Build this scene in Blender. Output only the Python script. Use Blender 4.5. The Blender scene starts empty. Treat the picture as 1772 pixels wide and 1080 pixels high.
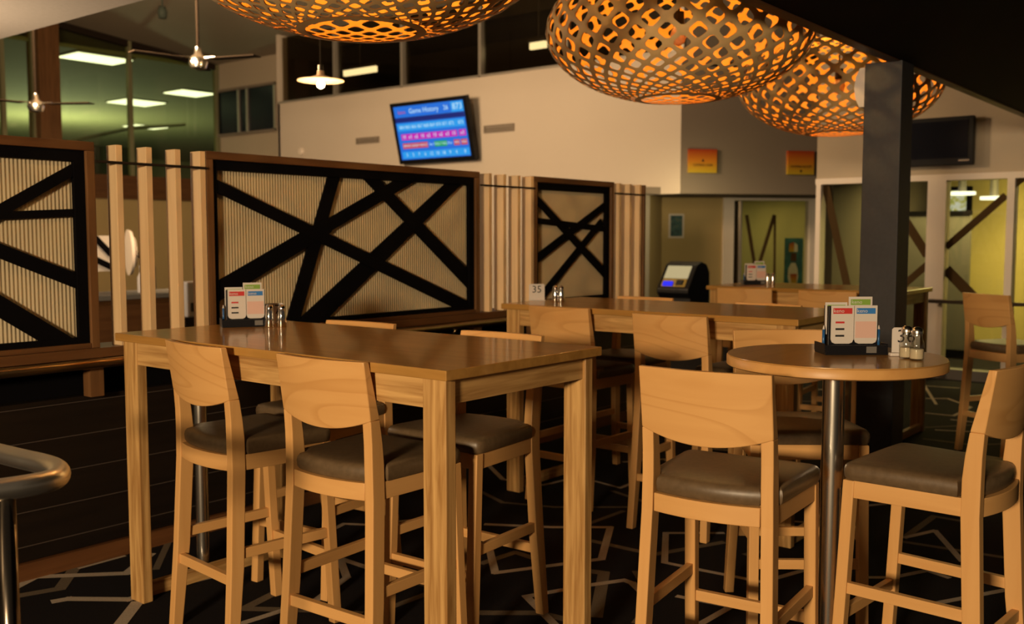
import bpy, bmesh, math, random
from mathutils import Vector, Matrix
random.seed(7)
SC = bpy.context.scene
COL = SC.collection

# ------------------------------------------------------------------ camera
FPX, PITCH, YAW, CAMH = 1717.0, math.radians(4.37), math.radians(38.79), 1.42
_fw = Vector((math.cos(YAW), math.sin(YAW), 0)); _rt = Vector((math.sin(YAW), -math.cos(YAW), 0)); _up = Vector((0, 0, 1))
_F = _fw * math.cos(PITCH) - _up * math.sin(PITCH); _U = _up * math.cos(PITCH) + _fw * math.sin(PITCH)
cd = bpy.data.cameras.new('camera'); cam = bpy.data.objects.new('camera', cd); COL.objects.link(cam)
m = Matrix.Identity(4)
for i in range(3):
    m[i][0], m[i][1], m[i][2] = _rt[i], _U[i], -_F[i]
m[2][3] = CAMH
cam.matrix_world = m
cd.sensor_width = 36; cd.lens = 36 * FPX / 1772; cd.clip_start = .05; cd.clip_end = 200
cd.dof.use_dof = True; cd.dof.focus_distance = 3.0; cd.dof.aperture_fstop = 3.6
SC.camera = cam
SC.view_settings.view_transform = 'Standard'; SC.view_settings.look = 'None'
SC.view_settings.exposure = 0.0; SC.view_settings.gamma = 1.0; SC.view_settings.use_curve_mapping = False

# measuring helpers: where a sight line from the viewpoint meets a real plane of the room
def _ray(px, py): return _F * FPX + _rt * (px - 886) - _U * (py - 540)
def atz(px, py, z): r = _ray(px, py); t = (z - CAMH) / r.z; return Vector((t * r.x, t * r.y, z))
def atx(px, py, x): r = _ray(px, py); t = x / r.x; return Vector((x, t * r.y, CAMH + t * r.z))
def aty(px, py, y): r = _ray(px, py); t = y / r.y; return Vector((t * r.x, y, CAMH + t * r.z))

# ------------------------------------------------------------------ world and large lights
w = bpy.data.worlds.new('world'); SC.world = w; w.use_nodes = True
bg = w.node_tree.nodes['Background']; bg.inputs[0].default_value = (1.0, .78, .56, 1); bg.inputs[1].default_value = .045

def area(name, loc, target, sx, sy, power, color):
    l = bpy.data.lights.new(name, 'AREA'); l.shape = 'RECTANGLE'; l.size = sx; l.size_y = sy; l.energy = power; l.color = color
    o = bpy.data.objects.new(name, l); COL.objects.link(o); o.location = loc
    o.rotation_euler = (Vector(target) - Vector(loc)).to_track_quat('-Z', 'Y').to_euler()
    return o
def point(name, loc, power, color, r=.05):
    l = bpy.data.lights.new(name, 'POINT'); l.energy = power; l.color = color; l.shadow_soft_size = r
    o = bpy.data.objects.new(name, l); COL.objects.link(o); o.location = loc
    return o
WARM = (1.0, .74, .45)
area('key_light', (-5.0, -.3, 2.1), (3.2, 2.0, 1.2), .9, .5, 625, WARM)
area('hall_light', (4.3, 9.2, 3.7), (13, 12.0, 4.6), 2.0, 1.0, 680, (1, .67, .37))
point('left_ceiling_fill', (2.5, 7.6, 1.9), 110, (1, .78, .55), .15)  # added out-of-view fill that brightens the low ceiling, no lamp stands here
point('green_room_glow', (16, 32, 2.5), 1500, (.97, 1, .68), .3)
area('alcove_light', (12.2, 6.6, 1.98), (14.0, 8.2, 0), .8, .5, 14, (1, .8, .4))
area('window_room_light', (12.3, 2.6, 2.30), (12.6, 2.4, 0), 1.2, 2.4, 170, (1, .80, .30))
area('door_room_light', (17.6, 7.2, 2.3), (17.8, 7.0, 0), 1.2, 1.6, 26, (1, .9, .5))
area('green_room_light', (12.5, 26.5, 5.2), (12.5, 26.5, 0), 6, 6, 150, (.95, 1, .66))

# ------------------------------------------------------------------ materials
def mat(name, col, rough=.5, metal=0, spec=.5, emit=None, estr=1.0):
    M = bpy.data.materials.new(name); M.use_nodes = True
    b = M.node_tree.nodes['Principled BSDF']
    b.inputs['Base Color'].default_value = (*col, 1); b.inputs['Roughness'].default_value = rough
    b.inputs['Metallic'].default_value = metal; b.inputs['Specular IOR Level'].default_value = spec
    if emit: b.inputs['Emission Color'].default_value = (*emit, 1); b.inputs['Emission Strength'].default_value = estr
    return M
def nt(M): return M.node_tree.nodes, M.node_tree.links, M.node_tree.nodes['Principled BSDF']
def noisy(name, c1, c2, scale=(8, 8, 8), rough=.6, detail=4, bump=0, metal=0, spec=.5, distort=0, coord='Object'):
    M = mat(name, c1, rough, metal, spec); n, l, b = nt(M)
    tc = n.new('ShaderNodeTexCoord'); mp = n.new('ShaderNodeMapping'); mp.inputs['Scale'].default_value = scale
    nz = n.new('ShaderNodeTexNoise'); nz.inputs['Scale'].default_value = 1; nz.inputs['Detail'].default_value = detail
    nz.inputs['Distortion'].default_value = distort
    mx = n.new('ShaderNodeValToRGB'); mx.color_ramp.elements[0].color = (*c1, 1); mx.color_ramp.elements[1].color = (*c2, 1)
    mx.color_ramp.elements[0].position = .3; mx.color_ramp.elements[1].position = .7
    l.new(tc.outputs[coord], mp.inputs[0]); l.new(mp.outputs[0], nz.inputs[0]); l.new(nz.outputs[0], mx.inputs[0]); l.new(mx.outputs[0], b.inputs['Base Color'])
    if bump:
        bp = n.new('ShaderNodeBump'); bp.inputs['Strength'].default_value = bump; bp.inputs['Distance'].default_value = .002
        l.new(nz.outputs[0], bp.inputs['Height']); l.new(bp.outputs[0], b.inputs['Normal'])
    return M
def wood(name, c1, c2, grain='X', rough=.4, scale=1.0, coat=0, rings=0, contrast=.5):
    """timber: long stretched noise along the grain axis, fine pores and an offset for each object"""
    M = mat(name, c1, rough, spec=.35); n, l, b = nt(M)
    tc = n.new('ShaderNodeTexCoord'); oi = n.new('ShaderNodeObjectInfo')
    ad = n.new('ShaderNodeVectorMath'); ad.operation = 'ADD'
    ml = n.new('ShaderNodeVectorMath'); ml.operation = 'SCALE'; ml.inputs[0].default_value = (3.1, 7.7, 5.3)
    l.new(oi.outputs['Random'], ml.inputs['Scale']); l.new(tc.outputs['Object'], ad.inputs[0]); l.new(ml.outputs[0], ad.inputs[1])
    mp = n.new('ShaderNodeMapping'); s = {'X': (1.6, 26, 26), 'Y': (26, 1.6, 26), 'Z': (26, 26, 1.6)}[grain]
    mp.inputs['Scale'].default_value = tuple(v * scale for v in s)
    l.new(ad.outputs[0], mp.inputs[0])
    nz = n.new('ShaderNodeTexNoise'); nz.inputs['Scale'].default_value = 1; nz.inputs['Detail'].default_value = 5; nz.inputs['Distortion'].default_value = .6
    l.new(mp.outputs[0], nz.inputs[0])
    rp = n.new('ShaderNodeValToRGB'); rp.color_ramp.elements[0].color = (*c1, 1); rp.color_ramp.elements[1].color = (*c2, 1)
    rp.color_ramp.elements[0].position = .5 - contrast / 2; rp.color_ramp.elements[1].position = .5 + contrast / 2
    l.new(nz.outputs[0], rp.inputs[0])
    out = rp.outputs[0]
    if rings:
        mp2 = n.new('ShaderNodeMapping'); mp2.inputs['Scale'].default_value = tuple(v * .42 for v in {'X': (.8, 7, 7), 'Y': (7, 2.2, 9), 'Z': (7, 7, .8)}[grain])
        l.new(ad.outputs[0], mp2.inputs[0])
        n2 = n.new('ShaderNodeTexNoise'); n2.inputs['Scale'].default_value = 1; n2.inputs['Detail'].default_value = 1
        l.new(mp2.outputs[0], n2.inputs[0])
        mm = n.new('ShaderNodeMath'); mm.operation = 'MULTIPLY'; mm.inputs[1].default_value = rings
        fr = n.new('ShaderNodeMath'); fr.operation = 'FRACT'
        l.new(n2.outputs[0], mm.inputs[0]); l.new(mm.outputs[0], fr.inputs[0])
        r2 = n.new('ShaderNodeValToRGB'); e = r2.color_ramp.elements
        e[0].position = .0; e[0].color = (.88, .84, .78, 1); e[1].position = .22; e[1].color = (1, 1, 1, 1)
        x = e.new(.95); x.color = (1, 1, 1, 1); y = e.new(1.0); y.color = (.88, .84, .78, 1)
        l.new(fr.outputs[0], r2.inputs[0])
        mx = n.new('ShaderNodeMix'); mx.data_type = 'RGBA'; mx.blend_type = 'MULTIPLY'; mx.inputs[0].default_value = 1
        l.new(out, mx.inputs[6]); l.new(r2.outputs[0], mx.inputs[7]); out = mx.outputs[2]
    l.new(out, b.inputs['Base Color'])
    if coat: b.inputs['Coat Weight'].default_value = coat; b.inputs['Coat Roughness'].default_value = .09; b.inputs['Coat Tint'].default_value = (1, .84, .58, 1)
    return M
def glass(name, tint, gloss=.03, rough=.02):
    M = bpy.data.materials.new(name); M.use_nodes = True; n, l = M.node_tree.nodes, M.node_tree.links
    n.remove(n['Principled BSDF']); out = n['Material Output']
    t = n.new('ShaderNodeBsdfTransparent'); t.inputs[0].default_value = (*tint, 1)
    g = n.new('ShaderNodeBsdfGlossy'); g.inputs['Roughness'].default_value = rough
    mx = n.new('ShaderNodeMixShader'); lw = n.new('ShaderNodeLayerWeight'); lw.inputs[0].default_value = .5
    pw = n.new('ShaderNodeMath'); pw.operation = 'POWER'; pw.inputs[1].default_value = 5; ma = n.new('ShaderNodeMath'); ma.operation = 'MULTIPLY_ADD'; ma.inputs[1].default_value = .9; ma.inputs[2].default_value = gloss
    l.new(lw.outputs['Facing'], pw.inputs[0]); l.new(pw.outputs[0], ma.inputs[0])
    l.new(ma.outputs[0], mx.inputs[0]); l.new(t.outputs[0], mx.inputs[1]); l.new(g.outputs[0], mx.inputs[2]); l.new(mx.outputs[0], out.inputs[0])
    return M
def emis(name, col, s): 
    M = mat(name, (0, 0, 0), .6, emit=col, estr=s); return M

BEECH1, BEECH2 = (.60, .318, .108), (.67, .375, .138)
MT = {
 'beech_x': wood('beech_x', BEECH1, BEECH2, 'X', .42), 'beech_y': wood('beech_y', BEECH1, BEECH2, 'Y', .42), 'beech_z': wood('beech_z', BEECH1, BEECH2, 'Z', .42),
 'ply': wood('beech_ply', BEECH1, BEECH2, 'Y', .38, .6, rings=11),
 'oak_x': wood('oak_x', (.31, .155, .046), (.60, .36, .135), 'X', .4, 1.8, contrast=.34), 'oak_y': wood('oak_y', (.31, .155, .046), (.60, .36, .135), 'Y', .4, 1.8, contrast=.34), 'oak_z': wood('oak_z', (.31, .155, .046), (.60, .36, .135), 'Z', .4, 1.8, contrast=.34),
 'oak_top': wood('oak_top', (.31, .168, .045), (.46, .265, .08), 'Y', .28, 1.0, coat=.5),
 'round_top': wood('round_top', (.37, .20, .055), (.47, .265, .08), 'X', .28, .8, coat=.5),
 'round_edge': wood('round_edge', (.50, .25, .075), (.60, .33, .11), 'X', .4, .5),
 'vinyl': noisy('seat_vinyl', (.100, .064, .032), (.130, .084, .044), (60, 60, 60), .42, bump=.15),
 'slat': wood('pale_slat', (.62, .42, .22), (.74, .53, .30), 'Z', .5),
 'brown': wood('brown_timber', (.075, .030, .010), (.14, .062, .022), 'X', .45), 'brown_z': wood('brown_timber_z', (.095, .042, .014), (.19, .09, .034), 'Z', .45),
 'black': mat('black_paint', (.0035, .003, .0035), .85, spec=.04),
 'cream': noisy('cream_corrugated', (.43, .345, .205), (.49, .40, .25), (3, 3, 3), .6),
 'darkboard': wood('dark_board', (.008, .0055, .004), (.014, .009, .006), 'X', .38), 'skirt': wood('red_skirt', (.09, .035, .013), (.15, .062, .022), 'X', .4),
 'bronze': mat('bronze_rail', (.34, .23, .11), .28, 1.0), 'steel': mat('brushed_steel', (.80, .75, .66), .24, 1.0), 'chrome': mat('chrome', (.75, .72, .68), .08, 1.0),
 'lit_edge_strip': mat('painted_lit_edge', (.075, .055, .045), .4), 'rail_steel': mat('railing_steel', (.85, .80, .70), .34, 1.0),
 'gunmetal': mat('gunmetal', (.18, .15, .12), .22, 1.0),
 'white_wall': noisy('white_wall', (.55, .48, .405), (.58, .51, .43), (.6, .6, .6), .85), 'beige_wall': noisy('beige_wall', (.44, .37, .28), (.47, .395, .30), (.6, .6, .6), .85),
 'grey_wall': noisy('grey_wall', (.20, .165, .13), (.22, .18, .143), (.6, .6, .6), .85), 'olive_wall': noisy('olive_wall', (.40, .30, .135), (.44, .33, .15), (.6, .6, .6), .85),
 'lime_wall': noisy('lime_wall', (.44, .36, .13), (.56, .46, .15), (.8, .8, .8), .8), 'ceil': noisy('ceiling_board', (.50, .42, .33), (.55, .46, .37), (30, 30, 30), .9),
 'ceil_high': noisy('ceiling_paint', (.30, .25, .19), (.33, .275, .21), (.5, .5, .5), .9), 'soffit': mat('black_soffit', (.006, .005, .005), .8, spec=.1),
 'pillar': noisy('charcoal_pillar', (.022, .021, .025), (.028, .027, .032), (40, 40, 40), .55), 'trim': mat('white_trim', (.74, .66, .58), .45), 'alum': mat('pale_aluminium', (.46, .43, .38), .35, .6),
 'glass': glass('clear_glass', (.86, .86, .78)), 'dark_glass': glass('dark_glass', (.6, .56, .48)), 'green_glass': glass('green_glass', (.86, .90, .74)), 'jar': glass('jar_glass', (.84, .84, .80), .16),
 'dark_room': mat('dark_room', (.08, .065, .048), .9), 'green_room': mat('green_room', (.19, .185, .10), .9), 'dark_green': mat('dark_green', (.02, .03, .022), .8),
 'grey_panel': mat('grey_panel', (.13, .12, .11), .6), 'strip': mat('brown_film', (.06, .036, .014), .8, spec=.08), 'fan': mat('fan_brown', (.022, .015, .010), .85, spec=.08), 'plastic': mat('black_plastic', (.006, .006, .008), .4, spec=.25),
 'paper': mat('white_paper', (.58, .53, .49), .6), 'pink': mat('pink_paper', (.62, .40, .34), .6), 'red': mat('red_ink', (.50, .03, .03), .5), 'blue': mat('blue_ink', (.03, .17, .48), .5), 'green': mat('green_ink', (.20, .34, .05), .5), 'ink': mat('black_ink', (.01, .01, .012), .6),
 'pen': mat('blue_pen', (.02, .09, .24), .3), 'salt': mat('salt', (.72, .62, .45), .8), 'shade_white': mat('white_shade', (.55, .36, .22), .5), 'screen_dark': mat('screen_off', (.004, .005, .012), .25, spec=.2),
 'lamp_out': wood('lamp_plywood', (.54, .36, .16), (.64, .45, .22), 'X', .5, .5), 'lamp_in': mat('lamp_inside_orange', (.72, .33, .035), .6),
 'tv_blue': emis('tv_blue', (.01, .16, .72), .95), 'tv_navy': emis('tv_navy', (.004, .02, .22), .7), 'tv_sky': emis('tv_sky', (.02, .34, .85), .95), 'tv_pink': emis('tv_pink', (.62, .01, .48), .9), 'tv_red': emis('tv_red', (.70, .06, .09), .8), 'tv_green': emis('tv_green', (.01, .42, .12), .8), 'tv_text': emis('tv_text', (.55, .85, 1), .95),
 'tube': emis('fluorescent', (1, .84, .5), 3.5), 'panel': emis('light_panel', (1, .97, .68), 2.4), 'bulb': emis('bulb', (1, .72, .35), 30), 'kiosk_screen': emis('kiosk_screen', (.62, .50, .26), .75), 'kiosk_blue': emis('kiosk_blue', (.01, .02, .9), 1.0), 'gold': mat('kiosk_gold', (.45, .34, .10), .35, .5),
}
def flicker(name, cols, scale, strength=None, coord='Object'):
    M = mat(name, cols[0], .6); n, l, b = nt(M)
    tc = n.new('ShaderNodeTexCoord'); vz = n.new('ShaderNodeTexNoise'); vz.inputs['Scale'].default_value = scale; vz.inputs['Detail'].default_value = 2
    rp = n.new('ShaderNodeValToRGB'); rp.color_ramp.interpolation = 'LINEAR'
    while len(rp.color_ramp.elements) < len(cols): rp.color_ramp.elements.new(.5)
    for i, c in enumerate(cols): rp.color_ramp.elements[i].position = .32 + .36 * i / max(1, len(cols) - 1); rp.color_ramp.elements[i].color = (*c, 1)
    l.new(tc.outputs[coord], vz.inputs[0]); l.new(vz.outputs[0], rp.inputs[0])
    if strength: l.new(rp.outputs[0], b.inputs['Emission Color']); b.inputs['Emission Strength'].default_value = strength; b.inputs['Base Color'].default_value = (0, 0, 0, 1)
    else: l.new(rp.outputs[0], b.inputs['Base Color'])
    return M
MT['foliage'] = flicker('daylit_foliage', [(.18, .22, .03), (.55, .52, .12), (.85, .85, .75), (.30, .36, .06)], 9, .8)
MT['banner'] = flicker('banner_print', [(.03, .10, .10), (.04, .15, .14), (.05, .19, .17)], 8)
MT['photo'] = flicker('poster_print', [(.02, .05, .06), (.03, .09, .10), (.10, .12, .09)], 12)
def grad_sign(name):
    M = mat(name, (.5, .2, .02), .5); n, l, b = nt(M)
    tc = n.new('ShaderNodeTexCoord'); sp = n.new('ShaderNodeSeparateXYZ'); rp = n.new('ShaderNodeValToRGB'); e = rp.color_ramp.elements
    e[0].position = 0; e[0].color = (.50, .36, .02, 1); e[1].position = 1; e[1].color = (.36, .035, .008, 1); x = e.new(.5); x.color = (.55, .20, .012, 1)
    l.new(tc.outputs['Generated'], sp.inputs[0]); l.new(sp.outputs[2], rp.inputs[0]); l.new(rp.outputs[0], b.inputs['Base Color'])
    return M
MT['sign'] = grad_sign('sunset_sign')
# carpet
MT['carpet'] = noisy('black_carpet', (.006, .005, .006), (.014, .012, .013), (220, 220, 220), .95, bump=.4, spec=.1)
MT['line_light'] = noisy('taupe_carpet_line', (.32, .265, .205), (.42, .355, .28), (260, 260, 260), .95, spec=.1)
MT['line_dim'] = noisy('brown_carpet_line', (.11, .085, .058), (.15, .117, .082), (260, 260, 260), .95, spec=.1)

# ------------------------------------------------------------------ mesh helpers
OFF = {}
class MB:
    def __init__(s): s.v = []; s.f = []; s.mi = []; s.cur = 0
    def add(s, vs, fs):
        b = len(s.v); s.v += [tuple(p) for p in vs]
        for f in fs: s.f.append(tuple(b + i for i in f)); s.mi.append(s.cur)
    def box(s, a, b):
        (x0, y0, z0), (x1, y1, z1) = a, b
        s.add([(x0, y0, z0), (x1, y0, z0), (x1, y1, z0), (x0, y1, z0), (x0, y0, z1), (x1, y0, z1), (x1, y1, z1), (x0, y1, z1)],
              [(0, 3, 2, 1), (4, 5, 6, 7), (0, 1, 5, 4), (1, 2, 6, 5), (2, 3, 7, 6), (3, 0, 4, 7)]); return s
    def loft(s, rings, caps=True, close=True):
        n = len(rings[0]); vs = [p for r in rings for p in r]; fs = []
        for i in range(len(rings) - 1):
            for j in range(n if close else n - 1):
                k = (j + 1) % n; fs.append((i * n + j, i * n + k, (i + 1) * n + k, (i + 1) * n + j))
        if caps: fs.append(tuple(range(n - 1, -1, -1))); fs.append(tuple((len(rings) - 1) * n + j for j in range(n)))
        s.add(vs, fs); return s
    def prism(s, poly, d):          # polygon of 3d points pushed along d
        d = Vector(d); p = [Vector(q) for q in poly]; s.loft([p, [q + d for q in p]]); return s
    def bar(s, a, b, wid, hgt, up=(0, 0, 1), w2=None):
        a, b = Vector(a), Vector(b); t = (b - a).normalized(); sd = t.cross(Vector(up)).normalized(); u = sd.cross(t).normalized(); w2 = w2 or wid
        r = []
        for p, q in ((a, wid), (b, w2)): r.append([p - sd * q / 2 - u * hgt / 2, p + sd * q / 2 - u * hgt / 2, p + sd * q / 2 + u * hgt / 2, p - sd * q / 2 + u * hgt / 2])
        s.loft(r); return s
    def tube(s, pts, r, n=12, caps=True):
        pts = [Vector(p) for p in pts]; rings = []; ref = None
        for i, p in enumerate(pts):
            t = (pts[min(i + 1, len(pts) - 1)] - pts[max(i - 1, 0)]).normalized()
            if ref is None: ref = Vector((0, 0, 1)) if abs(t.z) < .9 else Vector((1, 0, 0))
            a = t.cross(ref).normalized(); b = a.cross(t).normalized(); ref = b
            rr = r[i] if isinstance(r, (list, tuple)) else r
            rings.append([p + (a * math.cos(6.28319 * k / n) + b * math.sin(6.28319 * k / n)) * rr for k in range(n)])
        s.loft(rings, caps); return s
    def lathe(s, prof, c=(0, 0, 0), n=24, caps=True):
        s.loft([[(c[0] + r * math.cos(6.28319 * k / n), c[1] + r * math.sin(6.28319 * k / n), c[2] + z) for k in range(n)] for r, z in prof], caps); return s
    def build(s, name, mats, parent=None, smooth=False, world=False, bevel=0):
        me = bpy.data.meshes.new(name); off = Vector((0, 0, 0))
        if parent is not None and world: off = OFF.get(parent.name, Vector((0, 0, 0)))
        me.from_pydata([tuple(Vector(p) - off) for p in s.v], [], s.f); me.update()
        bm = bmesh.new(); bm.from_mesh(me); bmesh.ops.recalc_face_normals(bm, faces=bm.faces); bm.to_mesh(me); bm.free()
        ms = mats if isinstance(mats, (list, tuple)) else [mats]
        for q in ms: me.materials.append(MT[q] if isinstance(q, str) else q)
        if len(ms) > 1: me.polygons.foreach_set('material_index', s.mi)
        if smooth is True: me.polygons.foreach_set('use_smooth', [True] * len(me.polygons))
        elif smooth: me.shade_smooth() if False else me.polygons.foreach_set('use_smooth', [True] * len(me.polygons)); 
        if smooth and smooth is not True: me.set_sharp_from_angle(angle=math.radians(smooth))
        o = bpy.data.objects.new(name, me); COL.objects.link(o)
        if parent is not None: o.parent = parent
        OFF[o.name] = off
        if bevel:
            md = o.modifiers.new('bevel', 'BEVEL'); md.width = bevel; md.segments = 2; md.limit_method = 'ANGLE'
        return o
def B(a, b): return MB().box(a, b)
def tag(o, label=None, cat=None, group=None, kind=None):
    if label: o['label'] = label
    if cat: o['category'] = cat
    if group: o['group'] = group
    if kind: o['kind'] = kind
    return o
def empty(name, loc=(0, 0, 0), rz=0):
    o = bpy.data.objects.new(name, None); COL.objects.link(o); o.location = loc; o.rotation_euler = (0, 0, rz); o.empty_display_size = .1
    OFF[o.name] = Vector(loc) if rz == 0 else Vector((0, 0, 0)); return o
def struct(o, label=None, cat=None): return tag(o, label, cat, kind='structure')
def copy_tree(o, parent=None):
    c = o.copy(); COL.objects.link(c); c.parent = parent
    for ch in list(o.children): copy_tree(ch, c)
    return c
def text(name, body, size, M, material, parent, align='CENTER', sx=1.0):
    cu = bpy.data.curves.new(name, 'FONT'); cu.body = body; cu.size = size; cu.align_x = align; cu.align_y = 'CENTER'; cu.resolution_u = 2
    t = bpy.data.objects.new(name + '_tmp', cu); COL.objects.link(t)
    me = bpy.data.meshes.new_from_object(t.evaluated_get(bpy.context.evaluated_depsgraph_get())); bpy.data.objects.remove(t); bpy.data.curves.remove(cu)
    off = OFF.get(parent.name, Vector((0, 0, 0))) if parent else Vector((0, 0, 0))
    for v in me.vertices: v.co = (M @ Vector((v.co.x * sx, v.co.y, 0))) - off
    me.materials.clear(); me.materials.append(MT[material])
    o = bpy.data.objects.new(name, me); COL.objects.link(o)
    if parent: o.parent = parent
    return o
def frame(o, right, up):
    r, u = Vector(right).normalized(), Vector(up).normalized(); n = r.cross(u); M = Matrix.Identity(4)
    for i in range(3): M[i][0], M[i][1], M[i][2], M[i][3] = r[i], u[i], n[i], o[i]
    return M

# ================================================================== THE SETTING
# ---- carpet floor
fl = MB(); fl.box((-8, -8, -.1), (34, 46, 0))
ZS = [0]
def strip(pts, wid, mi, z):
    fl.cur = mi
    for a, b in zip(pts[:-1], pts[1:]):
        ZS[0] = (ZS[0] + 1) % 12; z = z // .0008 * .0008 + ZS[0] * .00006
        a, b = Vector(a), Vector(b); t = (b - a).normalized(); n = Vector((-t.y, t.x, 0)) * wid / 2; a = a - t * wid * .35; b = b + t * wid * .35
        fl.add([(a.x - n.x, a.y - n.y, z), (b.x - n.x, b.y - n.y, z), (b.x + n.x, b.y + n.y, z), (a.x + n.x, a.y + n.y, z)], [(0, 1, 2, 3)])
LINES = [  # (light?, width, points seen on the carpet)
 (1, .035, [(842, 930), (857, 992), (1041, 968), (1056, 913), (955, 913), (842, 908)]), (1, .035, [(958, 1080), (911, 1033), (1016, 1014), (1080, 1005), (1094, 1010), (1125, 1040)]),
 (0, .045, [(760, 1061), (841, 1061), (933, 1061), (990, 1075)]), (0, .04, [(1018, 935), (1131, 960), (1250, 939)]), (0, .05, [(1022, 989), (1045, 992), (1032, 1066)]), (0, .04, [(835, 975), (892, 956), (936, 971)]),
 (0, .03, [(960, 878), (1093, 878)]), (0, .03, [(1018, 907), (1078, 885)]), (1, .025, [(1000, 826), (1032, 834), (1073, 845), (1110, 830)]), (1, .03, [(1250, 923), (1152, 923), (1150, 974), (1217, 988), (1319, 1008), (1400, 985)]),
 (1, .03, [(1174, 1033), (1264, 1051), (1213, 1080)]), (1, .03, [(1565, 931), (1618, 919), (1665, 972)]), (0, .035, [(1565, 931), (1616, 894), (1680, 905)]), (1, .03, [(1670, 1063), (1618, 1045), (1743, 1021), (1772, 1000)]),
 (1, .03, [(1500, 1000), (1545, 1000), (1604, 988), (1640, 1000)]), (0, .035, [(1563, 938), (1743, 966)]), (1, .045, [(27, 1017), (62, 999), (219, 993), (260, 960)]), (0, .05, [(30, 1032), (104, 1019), (138, 971)]),
 (1, .045, [(96, 1041), (118, 1037), (222, 1038), (300, 1015), (360, 1000)]), (1, .05, [(237, 1044), (205, 1085), (240, 1110)]), (1, .035, [(380, 1092), (549, 1038), (600, 1000), (588, 967), (700, 1005)]), (0, .045, [(475, 1027), (422, 1054), (550, 1057), (620, 1062)]),
 (1, .03, [(560, 925), (595, 907), (640, 909), (760, 895)]), (0, .03, [(270, 985), (300, 920), (330, 905)]), (1, .02, [(138, 984), (215, 963)]), (0, .035, [(680, 1050), (760, 1020), (690, 1000)]), (1, .03, [(1080, 800), (1150, 795), (1200, 830), (1150, 850)]), (0, .03, [(1060, 850), (1120, 870), (1250, 860)]),
 (1, .03, [(1600, 690), (1640, 690), (1680, 705), (1650, 720), (1600, 715)]), (0, .03, [(1600, 740), (1700, 735), (1772, 745)]), (1, .025, [(1620, 700), (1600, 668), (1660, 672)]), (0, .04, [(1600, 760), (1680, 770), (1772, 768)]), (1, .03, [(1700, 690), (1740, 680), (1772, 700)]),
 (1, .03, [(840, 800), (870, 830), (940, 840), (1000, 826)]), (0, .03, [(830, 850), (870, 870), (960, 878)]), (1, .025, [(640, 800), (720, 815), (840, 800)]), (0, .03, [(1100, 990), (1130, 1040), (1100, 1078)]),
 (1, .03, [(1330, 900), (1400, 905), (1450, 880), (1560, 870)]), (0, .03, [(1240, 880), (1300, 905), (1340, 950), (1290, 960)]), (0, .04, [(1380, 1050), (1420, 1020), (1500, 1030)]),
]
for li, wd, pts in LINES: strip([atz(x, y, 0) for x, y in pts], wd, 1 if li else 2, .0016 if li else .0008)
for i in range(60):      # the same angular pattern goes on beyond what shows
    cx, cy = random.uniform(-3, 11), random.uniform(-4, 3.6)
    if math.hypot(cx - 3.3, cy - 1.8) < 2.4 or math.hypot(cx - 1.6, cy - 2.6) < 1.6: continue
    a = random.uniform(0, 6.28); r = random.uniform(.25, .5); k = random.choice((3, 4, 5)); li = random.random() < .55
    strip([(cx + r * random.uniform(.7, 1.2) * math.cos(a + 1.05 * j), cy + r * random.uniform(.7, 1.2) * math.sin(a + 1.05 * j), 0) for j in range(k)], .035, 1 if li else 2, .0016 if li else .0008)
struct(fl.build('floor', ['carpet', 'line_light', 'line_dim']), 'black carpet with angular taupe line pattern', 'floor')

# ---- ceilings
struct(B((-8, 1.83, 3.0), (3.75, 30, 3.25)).build('ceiling', 'ceil'), 'pale ceiling board above the tables', 'ceiling')
c = MB(); c.loft([[(3.5, 1.83, 6.45), (14.2, 1.83, 5.38), (14.2, 26, 5.38), (3.5, 26, 6.45)], [(3.5, 1.83, 6.6), (14.2, 1.83, 5.55), (14.2, 26, 5.55), (3.5, 26, 6.6)]])
struct(c.build('ceiling_high', 'ceil_high'), 'raked ceiling of the tall hall', 'ceiling')
struct(B((3.70, 1.83, 3.25), (3.75, 30, 6.5)).build('wall_bulkhead', 'ceil_high'), 'bulkhead above the edge of the low ceiling', 'wall')
struct(B((1.5, -8, 2.38), (14, 1.83, 2.6)).build('ceiling_soffit', 'soffit'), 'black dropped soffit over the right side', 'ceiling')
struct(B((1.5, 1.80, 2.374), (10.4, 1.86, 2.42)).build('trim_1', 'brown'), 'dark timber edge strip along the black soffit', 'trim')
struct(B((1.5, 1.80, 2.6), (10.4, 1.83, 6.6)).build('wall_above_soffit', 'soffit'), 'dark upper wall over the black soffit', 'wall')

# ---- white back wall with the clerestory
yb0, yb1 = atx(1177, 335, 13).y, 16.59; ya = atx(1113, 333, 13).y
mbw = MB(); mbw.box((13, ya, 0), (13.2, yb1, 4.112)); mbw.box((13, yb0, 2.046), (13.2, ya, 4.112))
struct(mbw.build('wall_back', 'white_wall'), 'tall white back wall under the dark windows', 'wall')
WY = [16.59, 14.859, 13.022, 11.155, 9.35, yb0]
for i in range(5):
    r = empty('window_%d' % (i + 1), (13.05, (WY[i] + WY[i + 1]) / 2, 4.112)); struct(r, 'dark clerestory window pane %s' % ['at the far left end', 'holding the lit tube', 'second after the small lamp', 'behind the large latticed lamp', 'furthest right'][i], 'window')
    B((13.08, WY[i + 1] + .02, 4.14), (13.1, WY[i] - .02, 5.44)).build('pane', 'dark_glass', r, world=True)
    B((13.0, WY[i + 1] - .03, 4.14), (13.12, WY[i + 1] + .03, 5.44)).build('mullion', 'alum', r, world=True)
    B((12.98, WY[i + 1] + .03, 4.112), (13.14, WY[i] - .03, 4.15)).build('sill', 'alum', r, world=True)
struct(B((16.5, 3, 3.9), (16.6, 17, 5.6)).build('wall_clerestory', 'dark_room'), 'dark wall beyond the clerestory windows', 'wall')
struct(B((13.2, 16.4, 3.9), (16.5, 16.5, 5.6)).build('wall_clerestory_end', 'dark_room'), 'dark end wall beyond the clerestory windows', 'wall')
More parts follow.
